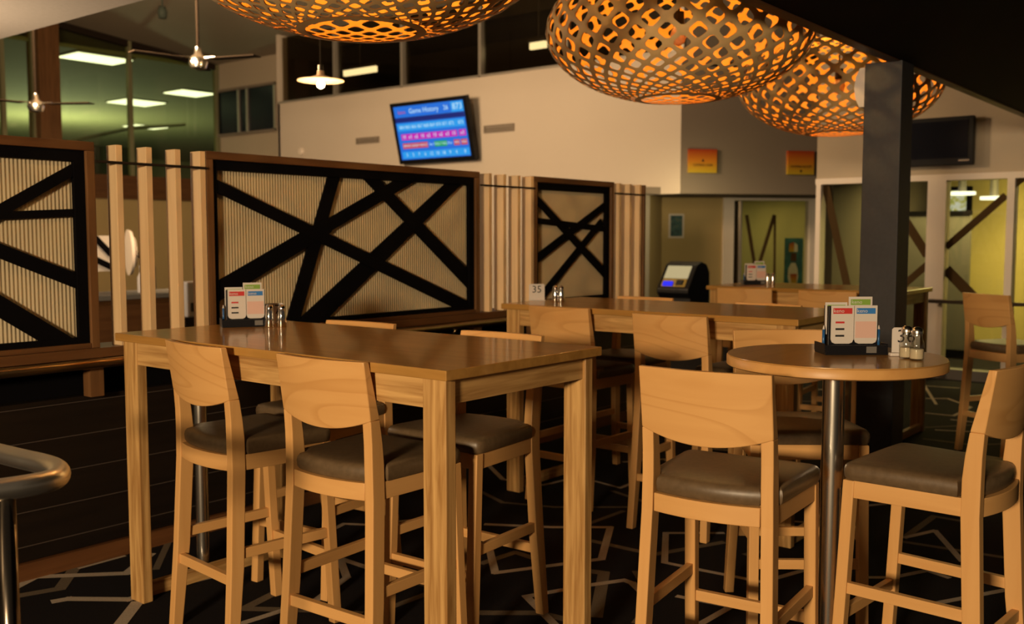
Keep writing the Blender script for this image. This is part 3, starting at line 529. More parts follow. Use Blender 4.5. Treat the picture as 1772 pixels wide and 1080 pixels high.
# ================================================================== STOOLS
def stool():
    r = empty('bar_stool')
    st = [(0, -.243, -.205, .212), (.3, -.222, -.172, .204), (.63, -.206, -.154, .195), (.735, -.206, -.154, .193), (.80, -.207, -.160, .193), (.872, -.2115, -.171, .193)]
    for s in (1, -1):
        MB().loft([[(a, s * v, z), (b, s * v, z), (b, s * (v - .035), z), (a, s * (v - .035), z)] for z, a, b, v in st]).build('rear_leg', 'beech_z', r, bevel=.003)
        MB().loft([[(a, s * v, z), (a + .036, s * v, z), (a + .036, s * (v - .036), z), (a, s * (v - .036), z)] for z, a, v in ((0, .186, .214), (.3, .170, .212), (.68, .152, .210))]).build('front_leg', 'beech_z', r, bevel=.003)
    # back plate
    n, k = 18, 8; W = .193; fr, bk = [], []
    for j in range(k + 1):
        for i in range(n + 1):
            v = -W + 2 * W * i / n; q = 1 - (v / W) ** 2; zb = .873 - .036 * q; z = zb + (1.052 - zb) * j / k; t = max(0, (z - .873) / (1.052 - .873)) if z > .873 else (z - .873) / .18
            ub = -.2115 - .0265 * t - .026 * q; th = .040 - .018 * max(0, min(1, t)) - .012 * q * (1 - max(0, t))
            bk.append((ub, v, z)); fr.append((ub + th, v, z))
    mb = MB(); N = (n + 1) * (k + 1); fs = []
    idx = lambda j, i: j * (n + 1) + i
    for j in range(k):
        for i in range(n):
            fs.append((idx(j, i), idx(j, i + 1), idx(j + 1, i + 1), idx(j + 1, i))); fs.append((N + idx(j, i), N + idx(j + 1, i), N + idx(j + 1, i + 1), N + idx(j, i + 1)))
    for i in range(n): fs.append((idx(0, i), N + idx(0, i), N + idx(0, i + 1), idx(0, i + 1))); fs.append((idx(k, i), idx(k, i + 1), N + idx(k, i + 1), N + idx(k, i)))
    for j in range(k): fs.append((idx(j, 0), idx(j + 1, 0), N + idx(j + 1, 0), N + idx(j, 0))); fs.append((idx(j, n), N + idx(j, n), N + idx(j + 1, n), idx(j + 1, n)))
    mb.add(bk + fr, fs); mb.build('backrest', 'ply', r, 35, bevel=.0025)
    # cushion
    out = []
    for i in range(13): v = -.153 + .306 * i / 12; out.append((-.192 - .024 * (1 - (v / .153) ** 2), v))
    out = out[::-1]          # from +v to -v along the rear
    right = [(-.150, -.156), (-.146, -.200), (0, -.209), (.155, -.217), (.176, -.214), (.188, -.200)]
    front = [(.193, -.12), (.195, 0), (.193, .12)]
    left = [(x, -y) for x, y in right[::-1]]
    poly = out + right + front + left
    cx = -.005
    def ring(s, z, ins): 
        o = []
        for x, y in poly:
            f = lambda q, h: q - math.copysign(min(abs(q), ins), q) if True else q
            dx = x - cx; L = math.hypot(dx, y); g = max(0, (L - ins)) / L; o.append((cx + dx * g, y * g, z))
        return o
    MB().loft([ring(1, .682, .006), ring(1, .690, 0), ring(1, .708, -.002), ring(1, .722, .001), ring(1, .7305, .009), ring(1, .735, .024), ring(1, .738, .06), ring(1, .740, .13)]).build('seat_cushion', 'vinyl', r, 50)
    # rails under the seat
    rr = []
    for i in range(13): v = -.157 + .314 * i / 12; b = -.203 - .024 * (1 - (v / .157) ** 2); rr.append([(b, v, .627), (b + .022, v, .627), (b + .022, v, .681), (b, v, .681)])
    MB().loft(rr).build('seat_rail', 'beech_y', r, 40, bevel=.002)
    for s in (1, -1): MB().loft([[(-.155, s * .191, .627), (-.155, s * .169, .627), (-.155, s * .169, .681), (-.155, s * .191, .681)], [(.155, s * .207, .627), (.155, s * .185, .627), (.155, s * .185, .681), (.155, s * .207, .681)]]).build('seat_rail', 'beech_x', r, bevel=.002)
    B((.160, -.174, .627), (.184, .174, .681)).build('seat_rail', 'beech_y', r, bevel=.002)
    for s in (1, -1): MB().bar((-.175, s * .186, .343), (.172, s * .194, .343), .022, .035).build('stretcher', 'beech_x', r, bevel=.002)
    MB().bar((-.204, -.172, .252), (-.204, .172, .252), .022, .035).build('stretcher', 'beech_y', r, bevel=.002)
    MB().bar((.192, -.178, .252), (.192, .178, .252), .022, .035).build('stretcher', 'beech_y', r, bevel=.002)
    return r
proto = stool(); R = math.radians
STOOLS = [(2.19, 2.96, -5.3, 'long table', 'bar stool at the near side of the long table, left one'), (2.20, 2.342, 2.3, 'long table', 'bar stool at the near side of the long table, right one'),
 (2.684, 3.154, 185.4, 'long table', 'bar stool across the long table, mostly hidden left one'), (2.688, 2.385, 182.2, 'long table', 'bar stool across the long table facing us, right one'),
 (4.40, 3.04, -.6, 'second table', 'bar stool on the near side of the table numbered 35, left one'), (4.30, 2.339, 2.7, 'second table', 'bar stool on the near side of the table numbered 35, right one'),
 (4.949, 3.128, 179.7, 'second table', 'bar stool across the table numbered 35 with only its left back top showing'), (4.87, 2.306, 178.3, 'second table', 'bar stool across the table numbered 35, nearer the pillar'),
 (2.675, 1.314, 6.4, 'round table', 'bar stool with its wide pale back towards us at the round table'), (3.15, .876, 85.3, 'round table', 'bar stool seen from the side at the right frame edge'), (3.517, 1.467, 217.8, 'round table', 'bar stool facing us from behind the round table'),
 (6.70, 3.15, 12, 'far table', 'bar stool with its back to us at the far table, left one'), (6.72, 2.53, 4.9, 'far table', 'bar stool with its back to us at the far table, right one beside the pillar'), (7.033, 1.484, -33.2, 'window', 'bar stool standing alone facing the yellow lit windows')]
for i, (x, y, a, g, lab) in enumerate(STOOLS):
    o = proto if i == 0 else copy_tree(proto); o.location = (x, y, 0); o.rotation_euler = (0, 0, R(a)); tag(o, lab, 'stool', 'bar stools at the ' + g)

# ================================================================== TABLES
def table(x0, y0, x1, y1, lab):
    r = empty('bar_table', ((x0 + x1) / 2, (y0 + y1) / 2, 0)); tag(r, lab, 'table', 'timber bar tables')
    B((x0, y0, 1.02), (x1, y1, 1.05)).build('table_top', 'oak_top', r, world=True, bevel=.003)
    i, lx, ly = .022, .042, .09
    for ex in (0, 1):
        xa = x0 + i if ex == 0 else x1 - i - lx
        B((xa + .004, y0 + i + ly, .932), (xa + .030, y1 - i - ly, 1.018)).build('apron', 'oak_y', r, world=True, bevel=.002)
        for ey in (0, 1):
            ya_ = y0 + i if ey == 0 else y1 - i - ly
            B((xa, ya_, 0), (xa + lx, ya_ + ly, 1.019)).build('leg', 'oak_z', r, world=True, bevel=.003)
    for ey in (0, 1):
        yy = y0 + i + .012 if ey == 0 else y1 - i - .042
        B((x0 + i + lx, yy, .945), (x1 - i - lx, yy + .03, 1.018)).build('apron', 'oak_x', r, world=True, bevel=.002)
        B((x0 + i + lx, yy, .003), (x1 - i - lx, yy + .03, .058)).build('floor_rail', 'oak_x', r, world=True, bevel=.002)
    return r
t1 = table(2.0, 1.84, 2.772, 3.565, 'long timber bar table in the foreground left')
MB().tube([(2.39, 3.60, 0), (2.39, 3.60, .932)], .028, 16, True).build('support_pole', 'steel', t1, 60, world=True); B((2.34, 3.555, .932), (2.44, 3.64, .945)).build('pole_plate', 'chrome', t1, world=True)
table(4.22, 1.76, 4.99, 3.47, 'timber bar table numbered 35 in the middle distance')
table(6.73, 2.12, 7.50, 3.535, 'furthest timber bar table behind the pillar')
RTX, RTY = 3.022, 1.14
r = empty('round_table', (RTX, RTY, 0)); tag(r, 'round timber bar table on a steel column', 'table')
MB().lathe([(.322, 1.016), (.329, 1.020), (.329, 1.046), (.327, 1.048)], (0, 0, 0), 64).build('table_edge', 'round_edge', r, 50)
MB().lathe([(.326, 1.0485), (.3255, 1.051)], (0, 0, 0), 64).build('table_top', 'round_top', r, 50)
MB().lathe([(.12, 1.0), (.12, 1.015)], (0, 0, 0), 24).build('mount_plate', 'gunmetal', r, 50)
MB().lathe([(.034, .02), (.034, 1.0)], (0, 0, 0), 28).build('column', 'steel', r, 50)
MB().lathe([(.235, 0), (.235, .008), (.20, .016), (.05, .03), (.036, .04)], (0, 0, 0), 48).build('base', 'steel', r, 50)

# ================================================================== THINGS ON THE TABLES
def holder(loc, rz, lab):
    r = empty('card_holder', loc, rz); tag(r, lab, 'holder', 'card holders on the tables'); OFF[r.name] = Vector((0, 0, 0))
    # local: x right, -y towards viewer
    B((-.098, -.045, 0), (.098, .05, .006)).build('tray', 'plastic', r); B((-.098, -.050, 0), (.098, -.045, .030)).build('tray_lip', 'plastic', r)
    for s in (-1, 1): B((s * .098 - .0015, -.045, .006), (s * .098 + .0015, .05, .034)).build('tray_side', 'plastic', r)
    B((-.078, -.012, .006), (.078, .002, .150)).build('divider', 'plastic', r, bevel=.002)
    B((-.078, .020, .006), (.078, .030, .150)).build('divider', 'plastic', r, bevel=.002)
    def card(cx, w, z0, h, y, hm, body, names):
        p = [(cx - w / 2, y, z0 + h), (cx - w / 2, y, z0 + .014), (cx - w / 2 + .004, y, z0 + .004), (cx - w / 2 + .014, y, z0), (cx + w / 2 - .014, y, z0), (cx + w / 2 - .004, y, z0 + .004), (cx + w / 2, y, z0 + .014), (cx + w / 2, y, z0 + h)]
        c = MB().prism(p, (0, .003, 0)).build('card', 'paper', r)
        B((cx - w / 2 + .006, y - .0008, z0 + h - .026), (cx + w / 2 - .006, y - .0001, z0 + h - .008)).build('header', hm, c)
        if body: B((cx - w / 2 + .003, y - .0008, z0 + .018), (cx + w / 2 - .003, y - .0001, z0 + h - .05)).build('panel', 'pink', c)
        M_ = frame(Vector((cx - .012, y - .0012, z0 + h - .017)), (1, 0, 0), (0, 0, 1)); text('print', 'keno', .017, M_, 'paper', c)
        for j, t in enumerate(names):
            B((cx - w / 2 + .014, y - .0009, z0 + .022 + j * .021), (cx - w / 2 + .042, y - .0002, z0 + .028 + j * .021)).build('print_line', t, c)
    card(-.036, .072, .032, .120, -.020, 'red', False, ['ink', 'ink', 'red']); card(.038, .072, .032, .120, -.020, 'blue', True, [])
    card(.030, .075, .06, .118, .006, 'green', False, [])
    card(-.045, .07, .055, .105, .012, 'green', False, [])
    for s, x in ((-1, -.088), (1, .088)):
        p_ = MB().tube([(x, .0, .0065), (x, .0, .075)], .0045, 10).build('pen', 'pen', r, True); MB().tube([(x, .0, .0755), (x, .0, .088)], [.0042, .0012], 10).build('nib', 'paper', p_, True)
    B((.030, -.0512, .006), (.062, -.0502, .026)).build('price_tag', 'grey_panel', r)
    return r
def num_card(loc, rz, num, lab, w=.085, h=.085):
    r = empty('number_card', loc, rz); tag(r, lab, 'number card', 'table number cards'); OFF[r.name] = Vector((0, 0, 0))
    MB().prism([(-w / 2, 0, .004), (w / 2, 0, .004), (w / 2, 0, h - .006), (w / 2 - .006, 0, h), (-w / 2 + .006, 0, h), (-w / 2, 0, h - .006)], (0, .003, 0)).build('plate', 'paper', r)
    B((-w / 2, -.02, 0), (w / 2, .022, .0038)).build('foot', 'paper', r)
    text('number', num, .058, frame(Vector((0, -.001, h * .66)), (1, 0, 0), (0, 0, 1)), 'ink', r)
    return r
def steel_shaker(loc, lab, grp):
    r = empty('shaker', loc); tag(r, lab, 'shaker', grp)
    MB().lathe([(.0195, 0), (.0205, .004), (.017, .045), (.0145, .072), (.0148, .076)], n=20).build('body', 'chrome', r, 60); MB().lathe([(.0150, .0765), (.0145, .085), (.009, .091), (.003, .093)], n=20).build('cap', 'chrome', r, 60)
def glass_shaker(loc, lab, lid='steel'):
    r = empty('salt_shaker', loc); tag(r, lab, 'shaker', 'glass shakers on the round table')
    MB().lathe([(.019, 0), (.021, .004), (.0215, .04), (.0205, .052), (.0155, .064), (.0145, .078)], n=12).build('jar', 'jar', r, 30)
    MB().lathe([(.018, .004), (.0198, .006), (.0198, .032), (.017, .034)], n=12).build('salt', 'salt', r, 40); MB().lathe([(.0165, .0785), (.017, .086), (.014, .094), (.006, .099)], n=18).build('lid', lid, r, 50)
VIEW = math.atan2(-_fw.x, _fw.y)    # turn so that local -y looks back along the view
p = atz(1472, 611, 1.0515); holder((p.x, p.y, 1.0515), VIEW + R(2), 'black card holder with two score cards on the round table')
p = atz(1578, 622, 1.0515); num_card((atz(1567, 614, 1.0515).x, atz(1567, 614, 1.0515).y, 1.0515), VIEW - R(4), '36', 'white table number card starting with 3 on the round table')
p = atz(1568, 620, 1.0515); q = atz(1586, 623, 1.0515); glass_shaker((p.x, p.y, 1.0515), 'glass pepper shaker on the round table, left of the pair'); glass_shaker((q.x, q.y, 1.0515), 'glass salt shaker on the round table, right of the pair')
p = atz(1547, 616, 1.0515); o = B((-.014, -.010, 0), (.014, .010, .010)).build('sugar_packet', 'paper', None, bevel=.002); o.location = (p.x, p.y, 1.0515); o.rotation_euler = (0, 0, VIEW); tag(o, 'tiny cream packet beside the glass shakers on the round table', 'packet')
p = atz(419, 566, 1.0505); holder((p.x + .04, p.y + .03, 1.0505), VIEW + R(22), 'black card holder with cards at the far end of the long table')
p = atz(475, 559, 1.0505); num_card((p.x, p.y, 1.0505), VIEW + R(12), '37', 'white number 37 card behind steel shakers on the long table', .078)
for px, lab in ((467, 'left conical steel shaker on the long table'), (488, 'right conical steel shaker on the long table')):
    p = atz(px, 566, 1.0505); steel_shaker((p.x, p.y, 1.0505), lab, 'steel shakers on the long table')
# table 35
p = atz(929, 520, 1.0505); num_card((p.x, p.y, 1.0505), VIEW + R(5), '35', 'dull number 35 card on the middle table beside the slats', .09, .095)
for px, lab in ((961, 'left steel shaker on the table numbered 35'), (971, 'right steel shaker on the table numbered 35')):
    p = atz(px, 523, 1.0505); steel_shaker((p.x, p.y, 1.0505), lab, 'steel shakers on the middle table')
# far table
p = atz(1307, 496.5, 1.0505); p = Vector((7.12, p.y / p.x * 7.12, 0)); holder((p.x, p.y, 1.0505), VIEW, 'black card holder on the furthest table in front of the doorway')
for px, lab in ((1328, 'left steel shaker on the furthest table'), (1337, 'right steel shaker on the furthest table')):
    p = atz(px, 497, 1.0505); p = Vector((7.05, p.y / p.x * 7.05, 0)); steel_shaker((p.x, p.y, 1.0505), lab, 'steel shakers on the furthest table')

# ================================================================== LATTICED PENDANT LAMPS
def lattice(a, b, N, hole, name, mt, parent, scale=1.0):
    """shell of staggered diamond openings, N round the equator, closing towards the poles"""
    phis = [0.0]; ph = 0.0
    while a * math.cos(ph) > .33 * a and len(phis) < 40:
        r_ = a * math.cos(ph); ds = .43 * 6.28319 * r_ / N; ph += ds / math.sqrt((a * math.sin(ph)) ** 2 + (b * math.cos(ph)) ** 2); phis.append(ph)
    rows = [-p_ for p_ in phis[:0:-1]] + phis; mid = len(phis) - 1
    def V(j, i):
        lo = (i + ((j - mid) % 2) * .5) * 6.28319 / N; p_ = rows[j]; return Vector((a * scale * math.cos(p_) * math.cos(lo), a * scale * math.cos(p_) * math.sin(lo), b * scale * math.sin(p_)))
    mb = MB(); n = 16
    for j in range(1, len(rows) - 1):
        for i in range(N):
            o2 = (j - mid) % 2; il = i + (1 if o2 else 0)
            c = [V(j, i), V(j - 1, il), V(j, i + 1), V(j + 1, il)]
            def P(s_, t): return c[0] * (1 - s_) * (1 - t) + c[1] * s_ * (1 - t) + c[2] * s_ * t + c[3] * (1 - s_) * t
            ou, inn = [], []
            for m_ in range(n):
                t = 6.28319 * (m_ + .5) / n; cx, sy = math.cos(t), math.sin(t); g = max(abs(cx), abs(sy)); ou.append((cx / g, sy / g)); e = (abs(cx) ** 4.5 + abs(sy) ** 4.5) ** (-1 / 4.5); inn.append((cx * e * hole, sy * e * hole))
            mp = lambda z: tuple(P(.5 + z[0] * .5, .5 + z[1] * .5))
            vs = [mp(z) for z in ou] + [mp(z) for z in inn]
            mb.add(vs, [(m_, (m_ + 1) % n, n + (m_ + 1) % n, n + m_) for m_ in range(n) if m_ % 4 != 1])
            ks = [mp(z) for z in ((1, 1), (-1, 1), (-1, -1), (1, -1))]
            for ci, m_ in enumerate((1, 5, 9, 13)): mb.add([vs[m_], ks[ci], vs[(m_ + 1) % n], vs[n + (m_ + 1) % n], vs[n + m_]], [(0, 1, 2, 3, 4)])
    for sg in (0, len(rows) - 1):       # plain ring round each pole
        j2 = 1 if sg == 0 else sg - 1; pz = rows[sg]
        ra = [tuple(V(sg, i * .5)) for i in range(2 * N)]; rb = [tuple(V(sg, i * .5) * .86 + Vector((0, 0, V(sg, 0).z * .15))) for i in range(2 * N)]
        mb.loft([ra, rb], caps=False)
    o = mb.build(name, mt, parent)
    bm = bmesh.new(); bm.from_mesh(o.data); bmesh.ops.remove_doubles(bm, verts=bm.verts, dist=.0008); bmesh.ops.recalc_face_normals(bm, faces=bm.faces); bm.to_mesh(o.data); bm.free()
    o.data.polygons.foreach_set('use_smooth', [True] * len(o.data.polygons))
    return o
LZ = 2.49
lamp = empty('latticed_pendant', (2.44, 2.64, LZ)); OFF[lamp.name] = Vector((0, 0, 0))
lattice(.70, .37, 29, .73, 'outer_shell', 'lamp_out', lamp); inner = lattice(.70, .37, 29, .725, 'inner_shell', 'lamp_in', lamp, .992)
MB().tube([(0, 0, .03), (0, 0, .06), (0, 0, .10)], [.03, .028, .028], 14).build('socket', 'plastic', lamp, 50)
bu = MB().lathe([(.004, -.075), (.03, -.06), (.045, -.02), (.035, .01), (.02, .029)], n=18).build('bulb', 'shade_white', lamp, True)
cord = MB().tube([(0, 0, .10), (0, 0, .505)], .006, 8).build('cord', 'plastic', lamp)
lamps = [(2.44, 'large latticed plywood pendant lamp at the top left over the long table'), (4.68, 'large latticed plywood pendant lamp in the top middle, half in shadow'), (6.95, 'furthest latticed plywood pendant lamp, partly behind the pillar')]
for i, (x, lab) in enumerate(lamps):
    o = lamp if i == 0 else copy_tree(lamp); o.location = (x, 2.64, LZ); tag(o, lab, 'lamp', 'latticed pendant lamps')
    if i:
        for ch in o.children:
            if ch.name.startswith('cord'): ch.data = MB().tube([(0, 0, .10), (0, 0, ctop(x) - LZ)], .006, 8).build('cord_source', 'plastic').data
    point('pendant_glow', (x, 2.64, LZ + .10), 60, (1, .60, .20), .03)
for o in [o for o in bpy.data.objects if o.name.startswith('cord_source')]: bpy.data.objects.remove(o)

# small lit pendant in the hall
D9 = 9.0; r_ = _ray(555, 140); t = D9 / FPX; p = Vector((0, 0, CAMH)) + r_ * t
r = empty('small_pendant', p); tag(r, 'small flat shaded pendant lamp with a glowing bulb in the tall hall', 'lamp')
OFF[r.name] = Vector((0, 0, 0))
MB().lathe([(.21, 0), (.208, .006), (.12, .02), (.035, .05), (.03, .09)], n=32, caps=False).build('shade', 'shade_white', r, True); MB().lathe([(.004, -.07), (.03, -.055), (.036, -.03), (.02, .0)], n=16).build('bulb', 'bulb', r, True)
MB().tube([(0, 0, .0905), (0, 0, .14)], .026, 12).build('socket', 'gunmetal', r, 50); MB().tube([(0, 0, .14), (0, 0, ctop(p.x) - p.z)], .006, 8).build('cord', 'gunmetal', r)
point('small_pendant_glow', p + Vector((0, 0, -.12)), 18, (1, .7, .36), .04)

# ceiling fans
def fan(px, py, D, a0, lab):
    p = Vector((0, 0, CAMH)) + _ray(px, py) * (D / FPX); r = empty('ceiling_fan', p); tag(r, lab, 'fan', 'ceiling fans'); OFF[r.name] = Vector((0, 0, 0))
    MB().lathe([(.02, -.10), (.075, -.085), (.095, -.03), (.085, .02), (.04, .05), (.03, .12)], n=24).build('motor', 'steel', r, 50)
    MB().tube([(0, 0, .12), (0, 0, ctop(p.x) - p.z)], .016, 10).build('down_rod', 'fan', r, True)
    for k in range(3):
        a = a0 + k * 2.0944; d = Vector((math.cos(a), math.sin(a), 0)); b = MB().bar(d * .16, d * .68, .12, .012, w2=.14).build('blade', 'fan', r, bevel=.004); MB().bar(d * .08, d * .20, .04, .010).build('bracket', 'steel', b)
        for c_ in b.children: c_.data.transform(Matrix.Translation((0, 0, .012)))
fan(343, 103, 10.0, -1.2, 'dark three bladed ceiling fan in front of the recessed wall'); fan(62, 180, 11.5, -1.0, 'lower ceiling fan in front of the brown column')
r = empty('track_spotlight', aty(281, 18, 14)); tag(r, 'tiny dark spotlight high up on the raked ceiling', 'light'); p = aty(281, 18, 14); OFF[r.name] = Vector((0, 0, 0))
MB().lathe([(.06, -.12), (.075, -.02), (.05, .06)], n=16).build('can', 'dark_green', r, True); MB().tube([(0, 0, .06), (0, 0, ctop(p.x) - p.z)], .012, 8).build('stem', 'dark_green', r)

# ================================================================== TELEVISIONS
TL, TR_, BR, BL = atx(674, 180, 12.55), atx(806, 165, 12.55), atx(822, 276, 12.80), atx(692, 285, 12.80)
zt = (TL.z + TR_.z) / 2; zb = (BR.z + BL.z) / 2; y0 = (TL.y + BL.y) / 2; y1 = (TR_.y + BR.y) / 2
o_ = Vector((12.675, (y0 + y1) / 2, (zt + zb) / 2)); up_ = Vector((12.55 - 12.80, 0, zt - zb)); Wt, Ht = y0 - y1, up_.length
r = empty('television', (12.95, o_.y, o_.z)); tag(r, 'lit blue game history screen tilted on the white wall', 'television')
M_ = frame(o_, (0, -1, 0), up_)
def tq(x0, y0_, x1, y1_, z0, z1, name, mt, par): # box in screen fractions
    mb = MB(); pts = [(x0, y0_), (x1, y0_), (x1, y1_), (x0, y1_)]
    mb.loft([[M_ @ Vector(((x - .5) * Wt, (.5 - y) * Ht, z)) for x, y in pts] for z in (z0, z1)]); return mb.build(name, mt, par, world=True)
bz = tq(0, 0, 1, 1, -.09, 0, 'casing', 'plastic', r); sc = tq(.045, .06, .955, .93, .0, .004, 'display', 'tv_blue', r)
tq(.045, .24, .955, .32, .0045, .0055, 'band', 'tv_navy', sc); tq(.05, .07, .80, .23, .0045, .0055, 'band', 'tv_blue', sc); tq(.80, .07, .955, .23, .0045, .0055, 'band', 'tv_sky', sc); tq(.06, .34, .94, .46, .0045, .0055, 'band', 'tv_sky', sc)
tq(.09, .51, .83, .61, .0045, .0055, 'band', 'tv_pink', sc); tq(.85, .51, .94, .61, .0045, .0055, 'band', 'tv_pink', sc); tq(.09, .66, .43, .75, .0045, .0055, 'band', 'tv_red', sc); tq(.52, .66, .68, .75, .0045, .0055, 'band', 'tv_green', sc); tq(.77, .66, .845, .75, .0045, .0055, 'band', 'tv_red', sc); tq(.86, .66, .94, .75, .0045, .0055, 'band', 'tv_red', sc); tq(.07, .80, .95, .91, .0045, .0055, 'band', 'tv_sky', sc)
def tt(body, x, y, size, mt='tv_text'):
    Mx = M_.copy(); t_ = M_ @ Vector(((x - .5) * Wt, (.5 - y) * Ht, .0075)); 
    for i in range(3): Mx[i][3] = t_[i]
    text('lettering', body, size * Ht, Mx, mt, sc)
tt('keno', .15, .155, .085, 'tv_red'); tt('Game History', .445, .15, .115); tt('26', .735, .15, .105); tt('873', .88, .15, .14)
for j in range(9): tt(str(864 + j), .12 + j * .082, .40, .075)
tt('873', .895, .40, .075)
for j, s in enumerate(('10', 'x3', 'x2', '10', 'x2', '10', 'x2', 'x3', '10')): tt(s, .13 + j * .082, .56, .085)
tt('x3', .895, .56, .085)
tt('HEADS HEADS HEADS', .26, .705, .055); tt('Evs', .475, .705, .06); tt('TAILS TAILS', .60, .705, .06); tt('Evs', .725, .705, .06); tt('HDS', .807, .705, .055); tt('HDS', .90, .705, .055)
for j, s in enumerate(('5', '3', '7', '6', '12', '10', '18', '9', '4')): tt(s, .13 + j * .082, .855, .08)
tt('8', .895, .855, .08)
MB().bar(M_ @ Vector((0, 0, -.09)), Vector((12.97, o_.y, (M_ @ Vector((0, 0, -.09))).z)), .12, .12).build('wall_bracket', 'gunmetal', r, world=True)
a, b = atx(1532, 290, 10.28), atx(1686, 199, 10.28); zt2 = b.z; zb2 = atx(1686, 284, 10.28).z
r = empty('television', (10.3, (a.y + b.y) / 2, zb2)); tag(r, 'dark switched off looking television above the right hand windows', 'television')
B((10.28, b.y, zb2), (10.35, a.y, zt2)).build('casing', 'plastic', r, world=True, bevel=.006); B((10.272, b.y + .05, zb2 + .07), (10.2795, a.y - .05, zt2 - .04)).build('display', 'screen_dark', r, world=True)
B((10.2725, b.y + .03, zb2 + .035), (10.2795, b.y + .13, zb2 + .05)).build('badge', 'steel', r, world=True); B((10.35, (a.y + b.y) / 2 - .15, zb2 + .2), (10.4, (a.y + b.y) / 2 + .15, zb2 + .4)).build('wall_bracket', 'gunmetal', r, world=True)

# ---- self service terminal in the alcove
p = atx(1178, 500, 11.9); r = empty('terminal', (p.x, p.y, 0)); tag(r, 'black self service terminal with a lit sloping screen in the alcove', 'terminal'); OFF[r.name] = Vector((0, 0, 0))
prof = [(-.22, 0), (-.20, .60), (-.26, .66), (-.26, .72), (-.02, 1.04), (.10, 1.08), (.24, 1.04), (.33, .93), (.33, 0)]
MB().loft([[(x, -.26, z) for x, z in prof], [(x, .22, z) for x, z in prof]]).build('cabinet', 'plastic', r, bevel=.01)
def slope(y0, y1, t0, t1, h, nm, mt):
    a, b = Vector((-.26, 0, .72)), Vector((-.02, 0, 1.04)); n_ = Vector((-.8, 0, .6)); mb = MB(); q = []
    for t in (t0, t1): q.append(a.lerp(b, t))
    mb.loft([[Vector((q[0].x, y0, q[0].z)) + n_ * d, Vector((q[0].x, y1, q[0].z)) + n_ * d, Vector((q[1].x, y1, q[1].z)) + n_ * d, Vector((q[1].x, y0, q[1].z)) + n_ * d] for d in (0.001, h)]); return mb.build(nm, mt, r)
slope(-.19, .17, .42, .93, .006, 'display', 'kiosk_screen'); slope(-.19, .17, .08, .40, .006, 'control_panel', 'gold')
slope(.0, .14, .10, .26, .03, 'lit_button', 'kiosk_blue'); slope(-.15, -.05, .14, .34, .02, 'card_slot', 'ink')

# ---- foreground steel railing loop at the left
zr = .90; pts = [(.35, 2.70), (.80, 2.575), (1.00, 2.37), (1.075, 2.22), (1.085, 2.13), (1.055, 2.075), (.99, 2.045), (.90, 2.03), (.50, 1.95), (.2, 1.90)]
far_, near_ = atz(0, 785, zr), atz(0, 848, zr)
dirf = (atz(85, 806, zr) - far_).normalized(); tip = atz(104, 815, zr)
pts = [far_ - dirf * .5, far_, far_ + dirf * .12, atz(60, 799, zr), atz(86, 806, zr), atz(101, 813, zr), atz(104, 822, zr), atz(94, 830, zr), atz(72, 836, zr), atz(40, 842, zr), near_, near_ + (near_ - atz(40, 842, zr)).normalized() * .5]
# smooth the path
def smooth(ps, it=2):
    for _ in range(it):
        q = [ps[0]]
        for a, b in zip(ps[:-1], ps[1:]): q += [a.lerp(b, .25), a.lerp(b, .75)]
        ps = q + [ps[-1]]
    return ps
r = empty('steel_railing', (near_.x, near_.y, 0)); tag(r, 'rounded end of a steel railing at the left frame edge', 'railing')
MB().tube(smooth(pts), .0235, 18).build('rail', 'rail_steel', r, True, world=True)
pp = atz(9, 846, zr); MB().tube([(pp.x, pp.y, 0), (pp.x, pp.y, zr - .015)], .019, 16).build('post', 'gunmetal', r, True, world=True); MB().lathe([(.05, 0), (.05, .008), (.022, .014)], (pp.x, pp.y, 0), 20).build('floor_flange', 'gunmetal', r, True, world=True)

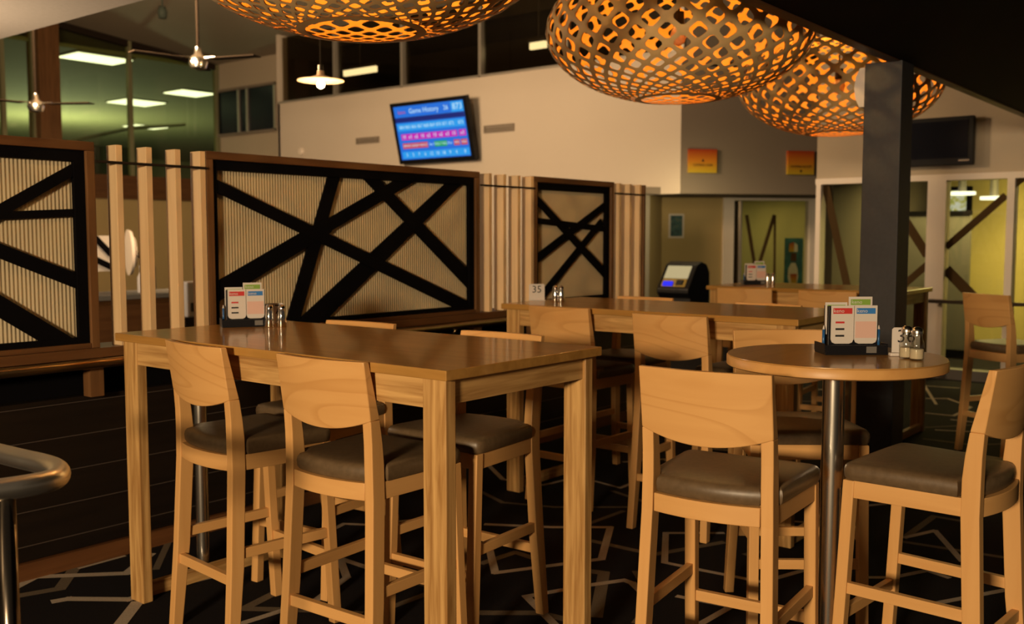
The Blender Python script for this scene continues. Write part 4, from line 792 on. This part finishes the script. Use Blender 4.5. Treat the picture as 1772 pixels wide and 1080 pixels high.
# ---- things glimpsed between the slats
r = empty('back_counter', (5.5, 8.2, 0)); tag(r, 'low dark brown counter seen between the slats', 'counter')
B((2.5, 8.2, 0), (9.0, 8.8, .86)).build('body', 'brown', r, world=True); B((2.45, 8.15, .861), (9.05, 8.85, .90)).build('top', 'grey_panel', r, world=True)
for k in range(8): B((2.55 + k * .8, 8.18, .08), (3.30 + k * .8, 8.199, .82)).build('panel', 'brown', r, world=True)
p = aty(230, 437, 12.0); r = empty('wall_dish', p, R(-20)); tag(r, 'pale round dish seen edge on between the slats', 'dish'); OFF[r.name] = Vector((0, 0, 0))
MB().loft([[(d, rr * math.cos(6.283 * k / 28) * .95, rr * math.sin(6.283 * k / 28)) for k in range(28)] for d, rr in ((-.06, .30), (-.02, .285), (.0, .2), (.02, .2))]).build('rim', 'trim', r, 50)
MB().tube([(.02, 0, 0), (.25, 0, -.2), (.25, 0, -p.z)], .03, 10).build('stand', 'gunmetal', r, True)
p, q = aty(163, 470, 9.5), aty(192, 408, 9.5); r = empty('patterned_screen', ((p.x + q.x) / 2, 9.5, 0)); tag(r, 'white panel with black straps glimpsed beside the left screen', 'screen')
B((p.x - .4, 9.5, p.z), (q.x, 9.53, q.z)).build('sheet', 'trim', r, world=True); B((p.x - .3, 9.5, 0), (p.x - .2, 9.53, p.z)).build('post', 'black', r, world=True)
for a, b in (((165, 412), (192, 440)), ((163, 448), (192, 462))): MB().bar(aty(*a, 9.49), aty(*b, 9.49), .06, .012, up=(0, 1, 0)).build('strap', 'black', r, world=True)
p = aty(338, 545, 7.0); r = empty('white_dispenser', (p.x, 7.0, 0)); tag(r, 'upright white dispenser glimpsed between the last slats', 'dispenser')
B((p.x - .09, 7.0, .0), (p.x + .09, 7.15, p.z - .02)).build('stand', 'gunmetal', r, world=True); B((p.x - .07, 7.0, p.z - .019), (p.x + .07, 7.12, p.z + .27)).build('body', 'paper', r, world=True, bevel=.015); B((p.x - .04, 6.985, p.z + .03), (p.x + .04, 6.999, p.z + .10)).build('spout', 'gunmetal', r, world=True)
p = aty(247, 560, 8.4); r = empty('bottle', (p.x, 8.4, .90)); tag(r, 'small white bottle on the dark counter between the slats', 'bottle'); OFF[r.name] = Vector((0, 0, 0))
MB().lathe([(.035, .001), (.038, .02), (.038, .14), (.015, .19), (.015, .22)], n=16).build('body', 'paper', r, 50); MB().lathe([(.018, .221), (.018, .25)], n=12).build('cap', 'paper', r, 50)
